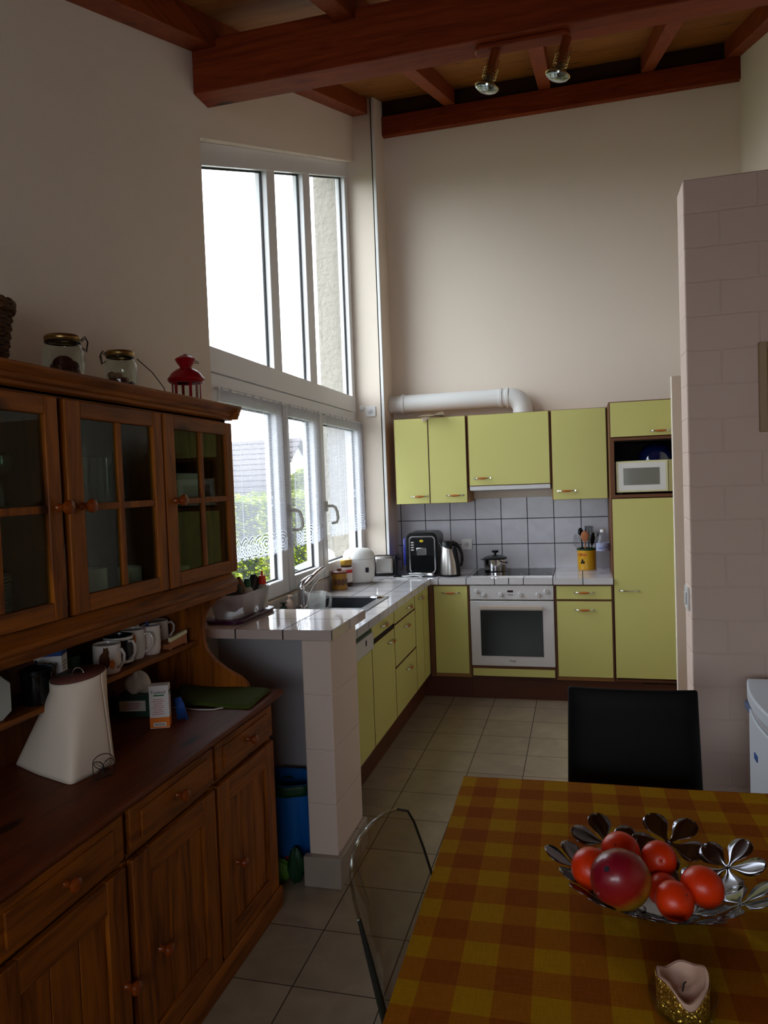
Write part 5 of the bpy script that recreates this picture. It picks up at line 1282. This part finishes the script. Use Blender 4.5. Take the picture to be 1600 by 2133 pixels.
for k in range(15):
    z = .006+.0105*k; R_ = .072+.020*(k/14)
    mb.tube([bc2+Vector(((R_+.003*math.sin(11*a+k*PI))*math.cos(a), (R_+.003*math.sin(11*a+k*PI))*math.sin(a), z)) for a in [2*PI*j/66 for j in range(66)]], .0052, 6, closed=True)
obj('woven_side', mb, M['wicker'], t)
mb = MB()
for k in range(22):
    a = 2*PI*k/22; mb.tube([bc2+Vector((.072*math.cos(a),.072*math.sin(a),0)), bc2+Vector((.093*math.cos(a),.093*math.sin(a),.165))], .003, 6)
mb.lathe([(0,.004),(.072,.004),(.074,0),(0,0)], bc2, 28)
obj('upright_rods', mb, M['wicker'], t)
for q_ in (0,.012): obj('rim', MB().tube([bc2+Vector((.097*math.cos(a),.097*math.sin(a),.158+q_+.003*math.sin(a*18+q_*200))) for a in [2*PI*j/72 for j in range(72)]], .0085, 8, closed=True), M['wicker'], t)
obj('basket_handle', MB().tube([bc2+Vector((.03*math.sin(3*a)*0, .092*math.cos(a), .16+.17*math.sin(a))) for a in [PI*j/24 for j in range(25)]], .0075, 8), M['wicker'], t)

# bags on the floor between the dresser and the pillar
t = thing('shopping_bag', 'blue plastic shopping bag on the floor between dresser and pillar', 'bag', (-1.24,2.86,0))
def bagf(u, v):
    a = 2*PI*u; sx, sy = .14, .095
    k = 1 + .10*math.sin(3*a+v*3) *(1-v)+ .04*math.sin(7*a+5*v)
    c_ = abs(math.cos(a))**.6*math.copysign(1,math.cos(a)); s_ = abs(math.sin(a))**.6*math.copysign(1,math.sin(a))
    return (-1.255 + sx*c_*k*(.92+.08*v), 2.865 + sy*s_*k, .002 + .37*v)
obj('bag_body', MB().grid(bagf, 48, 14).add([bagf(k/24,0) for k in range(24)], [tuple(range(24))]), M['bluebag'], t, angle=70, solid=.002)
def bagrim(u, v):
    p = Vector(bagf(u, 1)); return (p.x*1.0, p.y-.001, p.z-.055+.075*v + .008*math.sin(14*PI*u)*v)
obj('green_trim', MB().grid(lambda u,v: (bagf(u,1)[0], bagf(u,1)[1]-.003*math.copysign(1,bagf(u,1)[1]-2.865)*-1, .325+.045*v), 48, 3), M['darkgreen'], t, solid=.003)
mb = MB()
for k, (x, z) in enumerate(((-1.195,.07),(-1.165,.10),(-1.15,.05))):
    mb.ell((x,2.765-.003*k,z), .016, .004, .012, 10, 6)
obj('flower_print', mb, M['inkred'], t)
crumple('plastic_bag', (-1.215,2.715,.045), (.055,.028,.045), M['greenbag'], 'crumpled green plastic bag on the floor before the blue shopping bag', 'bag', .2, 9)
crumple('dark_bag', (-1.145,2.72,.07), (.032,.026,.07), M['darkgreen'], 'small dark green bag on the floor against the pillar', 'bag', .6, 12)

# ------------------------------------------------------------------ dining table
ta = Matrix.Rotation(.025, 3, 'Z')
t = thing('dining_table', 'rectangular dining table under the checked cloth', 'table', (.42,1.42,0))
obj('table_top', MB().box(-.316,1.16,.76,2.07,.715,.747), M['pineY'], t, bevel=.004)
for x in (-.27,1.10):
    for y in (.82,2.02): obj('leg', MB().box(x-.03,x+.03,y-.03,y+.03,0,.715), M['pineV'], t, bevel=.004)
obj('apron', MB().box(-.28,1.12,.80,.82,.64,.715).box(-.28,1.12,2.01,2.03,.64,.715).box(-.28,-.26,.82,2.01,.64,.715).box(1.10,1.12,.82,2.01,.64,.715), M['pineY'], t)
t.rotation_euler.z = .02
def tc_f():
    mb = MB(); x0,x1,y0,y1 = -.326,1.17,.75,2.082; zt_ = .7525
    U = [x0-.006,]; nx, ny = 90, 80
    vs = []; fs = []
    drop = .20; k = 12
    xs = [('d',-1+i/k) for i in range(k)] + [('t',i/nx) for i in range(nx+1)] + [('d',(i+1)/k) for i in range(k)]
    ys = [('d',-1+i/k) for i in range(k)] + [('t',i/ny) for i in range(ny+1)] + [('d',(i+1)/k) for i in range(k)]
    for iy, (ky, vy) in enumerate(ys):
        for ix, (kx, vx) in enumerate(xs):
            x = x0+(x1-x0)*vx if kx == 't' else (x0 if vx < 0 else x1)
            y = y0+(y1-y0)*vy if ky == 't' else (y0 if vy < 0 else y1)
            dx = abs(vx) if kx == 'd' else 0
            if kx == 'd' and vx < 0: dx = -vx if -vx > 0 else 0
            dy = abs(vy) if ky == 'd' else 0
            d = min(1, math.hypot(dx, dy)); z = zt_ - drop*d
            if kx == 't' and ky == 't': z += .0012*math.sin(9*x+4*y)*math.sin(7*y-2*x)
            rip = .012*d*math.sin(26*(x+y))
            if kx == 'd': x += math.copysign(.004+.016*d, vx) + rip
            if ky == 'd': y += math.copysign(.004+.016*d, vy) + rip
            vs.append((x,y,z))
    W_ = len(xs)
    fs = [(j*W_+i, j*W_+i+1, (j+1)*W_+i+1, (j+1)*W_+i) for j in range(len(ys)-1) for i in range(W_-1)]
    return MB().add(vs, fs)
o = obj('tablecloth', tc_f(), M['cloth'], loc=(.42,1.42,.75), angle=60); tag(o, 'yellow and brown checked cloth covering the dining table', 'tablecloth'); o.rotation_euler.z = .02
# fruit bowl of cut-out metal flowers
BC = Vector((.132,1.505,0)); ZB = .7545
def fz(r): return ZB + (0 if r < .05 else .74*(r-.05)**1.2)
t = thing('fruit_bowl', 'shiny metal fruit bowl made of cut-out flowers on the checked cloth', 'bowl', (BC.x,BC.y,ZB))
obj('bowl_base', MB().lathe([(0,0),(.045,0),(.062,.003),(.075,.010)], (BC.x,BC.y,ZB), 40), M['petal'], t, solid=.0012)
def petal_flower(phi, Rf, L, Wd, rot, tilt=0):
    mb = MB()
    for k in range(5):
        a = rot + 2*PI*k/5; K = 16; row = []
        for i in range(K+1):
            s = i/K; q2 = min(1, max(0, (s-.10)/.55)); hw = Wd*(.15+.85*q2*q2*(3-2*q2))*(1 if s < .68 else math.sqrt(max(.02, 1-((s-.68)/.325)**2)))
            row.append((s*L, hw))
        vs = []
        for s, hw in row:
            for q_ in (-1,-.5,0,.5,1):
                u = s*math.cos(a) - q_*hw*math.sin(a); v = s*math.sin(a) + q_*hw*math.cos(a)
                r = Rf + u*.84; X = r*math.cos(phi) - v*math.sin(phi); Y = r*math.sin(phi) + v*math.cos(phi)
                rho = math.hypot(X, Y); vs.append((BC.x+X, BC.y+Y, fz(rho)+.002 + .0012*q_*q_))
        mb.add(vs, [(i*5+j,i*5+j+1,(i+1)*5+j+1,(i+1)*5+j) for i in range(K) for j in range(4)])
    return mb
for k in range(7):
    obj('flower', petal_flower(math.radians(25+360*k/7), .152, .078, .0265, .35+.3*k), M['petal'], t, solid=.0012, angle=60)
for k in range(4):
    obj('flower', petal_flower(math.radians(50+90*k), .075, .048, .016, .5*k), M['petal'], t, solid=.0012, angle=60)
def orange(loc, r, lab, rot):
    o = obj('clementine', MB().lathe([(0,-.9),(.2,-.905),(.45,-.83),(.72,-.64),(.92,-.33),(1,0),(.93,.34),(.74,.62),(.48,.80),(.22,.87),(.08,.86),(0,.83)], (0,0,0), 32, Matrix.Diagonal((r,r,r))), M['peel'])
    o.location = loc; o.rotation_euler = rot; tag(o, lab, 'clementine', 'clementines in the fruit bowl')
    s_ = obj('stem_button', MB().lathe([(0,r*.86),(r*.05,r*.86),(r*.055,r*.83)], (0,0,0), 8), M['rust']); s_.parent = o
    return o
orange((.006,1.452,.838), .040, 'large clementine at the left edge of the fruit bowl, behind the mango', (.9,.5,0))
orange((.062,1.505,.851), .038, 'clementine at the top back of the fruit pile, between two others', (.7,-.4,0))
orange((.134,1.507,.842), .034, 'glossy clementine at the back, right of the topmost one', (1.2,.3,0))
orange((.136,1.448,.812), .032, 'darker clementine low in the middle of the bowl', (2.2,.3,0))
orange((.202,1.432,.834), .039, 'large clementine at the right of the fruit pile', (2.6,.5,0))
orange((.148,1.386,.828), .035, 'clementine at the front right beside the mango', (.4,.8,0))
o = obj('mango', MB().lathe([(0,-1),(.35,-.93),(.70,-.70),(.93,-.35),(1,.0),(.94,.34),(.74,.68),(.42,.90),(.16,.965),(.05,.955),(0,.93)], (0,0,0), 36, Matrix.Diagonal((.054,.050,.066))), M['mango'])
o.location = (.056,1.374,.864); o.rotation_euler = (.55,-.75,.3); tag(o, 'large red and green mango at the front of the fruit bowl', 'mango')
s_ = obj('stem_scar', MB().lathe([(0,.0645),(.004,.0655),(.006,.062)], (0,0,0), 10), M['ink']); s_.parent = o
# candle
cn = Vector((.138,1.205,.7545)); t = thing('candle_holder', 'gold glitter glass candle holder with a burnt pale candle on the cloth', 'candle', cn)
def top(a): return .052 + .006*math.sin(a*2+.6) + .003*math.sin(5*a) - .014*max(0, math.cos(a+PI/2-.1))**4
vs = []; n_ = 48
for r, f in ((.036,0),(.037,.3),(.0385,1),(.034,.985),(.028,.62),(.012,.5)):
    for k in range(n_):
        a = 2*PI*k/n_; vs.append(cn+Vector((r*math.cos(a), r*math.sin(a), .004+top(a)*f)))
fs = [(i*n_+k,i*n_+(k+1)%n_,(i+1)*n_+(k+1)%n_,(i+1)*n_+k) for i in range(5) for k in range(n_)] + [tuple(5*n_+k for k in range(n_))]
obj('candle', MB().add(vs, fs), M['wax'], t, angle=60)
obj('wick', MB().tube([cn+Vector((0,0,.03)), cn+Vector((.002,0,.042)), cn+Vector((.005,0,.046))], .0012, 6), M['seal'], t)
def gl(u, v):
    a = 2*PI*u; h = top(a)*.97 - .010*max(0,math.cos(a+PI/2-.25))**8
    return (cn.x+(.0400-.001*(1-v))*math.cos(a), cn.y+(.0400-.001*(1-v))*math.sin(a), cn.z+.003+h*v)
obj('glitter_band', MB().grid(gl, 48, 8), M['glitter'], t, solid=.0008)
obj('glass_saucer', MB().lathe([(0,0),(.044,0),(.050,.010),(.052,.030),(.0505,.030),(.048,.011),(.042,.003),(0,.003)], cn, 40), M['clear'], t)

# ------------------------------------------------------------------ chairs
t = thing('dining_chair', 'black leather dining chair at the far side of the table', 'chair', (.15,2.24,0))
def back(u, v):
    w = .192 + .012*(1-v); a = (u-.5)*2
    return (.143 + w*a, 2.335 + .020*(a*a) + .035*(v), .44 + .495*v)
def padded(f, th, nu=16, nv=16):
    mb = MB(); P_ = [];
    for s in (0,1):
        for j in range(nv+1):
            for i in range(nu+1):
                u, v = i/nu, j/nv; p = Vector(f(u, v)); e = min(min(u,1-u)*nu/1.2, min(v,1-v)*nv/1.2, 1)
                p.y += (th*(.35+.65*math.sqrt(e))/2)*(1 if s else -1); P_.append(p)
    W_ = nu+1; S = W_*(nv+1); fs = []
    for j in range(nv):
        for i in range(nu):
            q_ = (j*W_+i, j*W_+i+1, (j+1)*W_+i+1, (j+1)*W_+i); fs.append(q_); fs.append(tuple(S+k for k in q_[::-1]))
    bd = [i for i in range(W_)] + [j*W_+nu for j in range(1,nv+1)] + [nv*W_+i for i in range(nu-1,-1,-1)] + [j*W_ for j in range(nv-1,0,-1)]
    for k in range(len(bd)):
        a, b = bd[k], bd[(k+1)%len(bd)]; fs.append((b, a, S+a, S+b))
    return mb.add(P_, fs)
obj('backrest', padded(back, .045), M['blackmat'], t, bevel=.008, seg=3, angle=60)
obj('seat', MB().rbox(-.06,.345,1.93,2.33,.43,.475,.03,5), M['blackmat'], t, bevel=.012, seg=3)
for x in (-.035,.32):
    for y in (1.95,2.33): obj('leg', MB().box(x-.017,x+.017,y-.017,y+.017,0,.435), M['blackmat'], t, bevel=.003)
t = thing('clear_chair', 'see-through acrylic chair at the left side of the checked table', 'chair', (-.20,1.42,0))
# backrest outline in (y, z), swept back towards the top
ol = [(1.255,.452),(1.235,.56),(1.212,.68),(1.196,.78),(1.192,.845),(1.200,.875),(1.235,.893),(1.30,.897),(1.38,.893),(1.46,.886),(1.53,.877),(1.585,.864),(1.618,.846),(1.630,.815),(1.640,.75),(1.650,.66),(1.655,.56),(1.650,.452)]
bx = lambda z: -.315 - .085*max(0,(z-.45)/.45)**1.3
dep = lambda y: -.045*(1-((y-1.42)/.23)**2)
vs = [(bx(z)+dep(y), y, z) for y, z in ol]
cen = (bx(.68)+dep(1.42), 1.42, .68); N_ = len(vs)
mb = MB(); rings = []
for f in (0,.33,.66,1):
    rings.append([tuple(Vector((bx(.45+(z-.45)*f + .2*(1-f))+dep(1.42+(y-1.42)*f), 1.42+(y-1.42)*f, .65+(z-.65)*f))) for y, z in ol])
allv = [rings[0][0]] + [p for r in rings[1:] for p in r]
fs = [(0, 1+k, 1+(k+1)%N_) for k in range(N_)]
for i in range(2):
    for k in range(N_): fs.append((1+i*N_+k, 1+(i+1)*N_+k, 1+(i+1)*N_+(k+1)%N_, 1+i*N_+(k+1)%N_))
obj('backrest', MB().add(allv, fs), M['acrylic'], t, angle=80)
pts = rings[3]
obj('backrest_edge', MB().tube(pts[:5], [.0075,.0075,.0075,.006,.004], 8), M['acredge'], t); obj('backrest_edge', MB().tube(pts[11:], .003, 8), M['acredge'], t)
obj('backrest_rim', MB().tube(pts[4:12], .0035, 8), M['acrylic'], t)
obj('seat', MB().rbox(-.32,.08,1.24,1.66,.435,.452,.05,6), M['acrylic'], t, bevel=.004)
for x in (-.30,.06):
    for y in (1.26,1.64): obj('leg', MB().tube([(x,y,.435),(x+(-.0 if x<0 else .02),y,0.0)], [.018,.012], 12), M['acrylic'], t)

# ------------------------------------------------------------------ outside
o = obj('garden_ground', MB().box(-60,-1.95,-10,70,-.35,-.25), M['grass'], loc=(-20,20,-.3)); tag(o, 'pale lawn outside the window', 'lawn', kind='structure')
t = thing('hedge', 'tall leafy green garden hedge outside the window', 'hedge', (-5.9,11,-.25))
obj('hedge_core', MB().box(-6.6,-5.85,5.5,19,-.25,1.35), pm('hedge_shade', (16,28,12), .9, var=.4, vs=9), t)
rr = random.Random(21); mb = MB()
for k in range(15000):
    top_ = rr.random() < .25
    y = 6.5 + rr.random()*12
    lump = .10*math.sin(y*3.1)+.07*math.sin(y*7.7+1)
    if top_: x = -6.6+rr.random()*.95; z = 1.36+.09*rr.random()+.05*math.sin(y*5)+.05*math.sin(y*2.3)
    else: x = -5.80 + lump*.8 + .12*rr.random(); z = -.2+rr.random()*1.65
    s = .030+.028*rr.random()
    R = Matrix.Rotation(rr.random()*6.3,3,'Z') @ Matrix.Rotation((rr.random()-.5)*2.2,3,'X') @ Matrix.Rotation((rr.random()-.3)*1.6,3,'Y')
    c = Vector((x,y,z))
    mb.add([c, c+R@Vector((s*.5,s*.45,.006)), c+R@Vector((s*1.5,0,-.004)), c+R@Vector((s*.5,-s*.45,.006))], [(0,1,2,3)])
lf = obj('foliage', mb, M['leafy'], t); lf['kind'] = 'stuff'
t = thing('garden_tub', 'round garden tub with grey cover and teal side below the hedge', 'tub', (-2.68,8.9,-.25))
g_ = Vector((-2.68,8.9,-.25))
obj('tub_wall', MB().lathe([(0,0),(.80,0),(.80,.67),(0,.67)], g_, 48), M['render'], t)
obj('teal_band', MB().lathe([(.78,.67),(.83,.67),(.83,.81),(.78,.81)], g_, 48, closed=True), M['teal'], t)
obj('tub_cover', MB().lathe([(.84,.81),(.85,.84),(.70,.90),(.35,.97),(0,1.0)], g_, 48), M['cover'], t)
t = thing('neighbour_house', 'pale house with a tiled roof beyond the hedge', 'house', (-11.5,24,-.3))
# ridge runs roughly across the view, gable turned to the right
B = Vector((-9.7,24.6,0)); u_ = Vector((.995,-.08,0)).normalized(); v_ = Vector((-u_.y,u_.x,0))
A = B - u_*7.0
def HP(s, d, z): return tuple(A + u_*s + v_*d + Vector((0,0,z)))
Ls = 7.0; dp = 2.6; ez_ = 1.15; rz_ = 3.22
vs = [HP(0,-dp,-.3),HP(Ls,-dp,-.3),HP(Ls,dp,-.3),HP(0,dp,-.3),HP(0,-dp,ez_),HP(Ls,-dp,ez_),HP(Ls,dp,ez_),HP(0,dp,ez_),HP(0,0,rz_),HP(Ls,0,rz_)]
obj('house_walls', MB().add(vs, [(0,1,5,4),(1,2,6,9,5),(2,3,7,6),(3,0,4,8,7),(0,3,2,1)]), M['render'], t)
ov_ = .25
vs = [HP(-ov_,-dp-ov_,ez_-.2),HP(Ls+ov_,-dp-ov_,ez_-.2),HP(Ls+ov_,0,rz_+.04),HP(-ov_,0,rz_+.04),HP(-ov_,dp+ov_,ez_-.2),HP(Ls+ov_,dp+ov_,ez_-.2)]
obj('roof', MB().add(vs, [(0,1,2,3),(3,2,5,4)]), M['roof'], t, solid=.12)
obj('house_window', MB().obox(tuple(A+u_*2.4-v_*(dp+.01)+Vector((0,0,.6))), (.9,.05,.8), cols(tuple(u_),tuple(v_),(0,0,1))), M['oven'], t)
for (x, y, h, r, lab) in ((-7.6,20.0,2.5,.55,'small bushy tree at the right end of the neighbouring house'),):
    t = thing('garden_tree', lab, 'tree', (x,y,-.3)); mb = MB()
    for k in range(2600):
        a = rr.random()*2*PI; b = rr.random()*PI; q_ = r*(.6+.4*rr.random())
        c = Vector((x+q_*math.sin(b)*math.cos(a), y+q_*math.sin(b)*math.sin(a), h-1.0+q_*1.1*math.cos(b)))
        s = .07+.05*rr.random(); R = Matrix.Rotation(rr.random()*6.3,3,'Z') @ Matrix.Rotation((rr.random()-.5)*3,3,'X')
        mb.add([c, c+R@Vector((s*.5,s*.45,0)), c+R@Vector((s*1.5,0,0)), c+R@Vector((s*.5,-s*.45,0))], [(0,1,2,3)])
    o = obj('foliage', mb, M['leafy'], t); o['kind'] = 'stuff'
    obj('trunk', MB().tube([(x,y,-.3),(x,y,h-1)], [.10,.06], 8), M['rust'], t)

curtain(3.20, 4.012, 1.245, 'leftmost of the three lace half curtains, partly behind the dresser', seed=1)
curtain(4.045, 4.605, 1.252, 'middle lace half curtain, on the narrow window sash', seed=2, folds=8)
curtain(4.715, 5.612, 1.255, 'right lace half curtain, next to the white column', seed=3, folds=10)

# ------------------------------------------------------------------ light, world, camera
w = bpy.data.worlds.new('World'); scene.world = w; w.use_nodes = True
bg = w.node_tree.nodes['Background']; bg.inputs[0].default_value = (.84,.925,1.0,1); bg.inputs[1].default_value = 7.8
sun = bpy.data.lights.new('sun', 'SUN'); sun.energy = 14; sun.angle = .01; sun.color = (1,.95,.86)
so = bpy.data.objects.new('sun', sun); COL.objects.link(so)
so.rotation_euler = (-Vector((.52,.12,.80))).to_track_quat('-Z','Y').to_euler()
def portal(name, loc, d, sx, sy):
    l = bpy.data.lights.new(name, 'AREA'); l.shape = 'RECTANGLE'; l.size = sx; l.size_y = sy; l.cycles.is_portal = True
    o = bpy.data.objects.new(name, l); COL.objects.link(o); o.location = loc
    o.rotation_euler = Vector(d).to_track_quat('-Z','Z' if abs(d[2]) < .9 else 'Y').to_euler(); return o
portal('window_portal', (-1.95,4.35,2.55), (1,0,0), 2.6, 3.3)
portal('rear_portal', (-.40,-1.66,1.565), (0,1,0), 2.3, .9)

cam = bpy.data.cameras.new('camera'); co_ = bpy.data.objects.new('camera', cam); COL.objects.link(co_)
p_, y_, r_a = .03873572, -.25907489, -.0369984696
def rotm(a, ax): return Matrix.Rotation(a, 3, ax)
Bm = Matrix(((1,0,0),(0,0,-1),(0,1,0)))
Rc = rotm(r_a,'Z') @ rotm(p_,'X') @ Bm @ rotm(y_,'Z')     # world -> image axes (right, down, forward)
Mc = Matrix((Rc[0], -Rc[1], -Rc[2])).transposed().to_4x4()
Mc.translation = Vector((0,0,1.6)); co_.matrix_world = Mc
cam.sensor_fit = 'HORIZONTAL'; cam.sensor_width = 36; cam.lens = 1534.997/1600*36; cam.clip_start = .02; cam.clip_end = 300
scene.camera = co_
scene.view_settings.view_transform = 'Standard'; scene.view_settings.look = 'None'; scene.view_settings.exposure = 0; scene.view_settings.gamma = 1
scene.view_settings.use_curve_mapping = False
cy = scene.cycles
cy.use_denoising = True; cy.max_bounces = 10; cy.diffuse_bounces = 6; cy.glossy_bounces = 5; cy.transmission_bounces = 6; cy.transparent_max_bounces = 24; cy.use_adaptive_sampling = True; cy.adaptive_threshold = .03
cy.sample_clamp_indirect = 8; cy.caustics_reflective = False; cy.caustics_refractive = False; cy.blur_glossy = 1.0
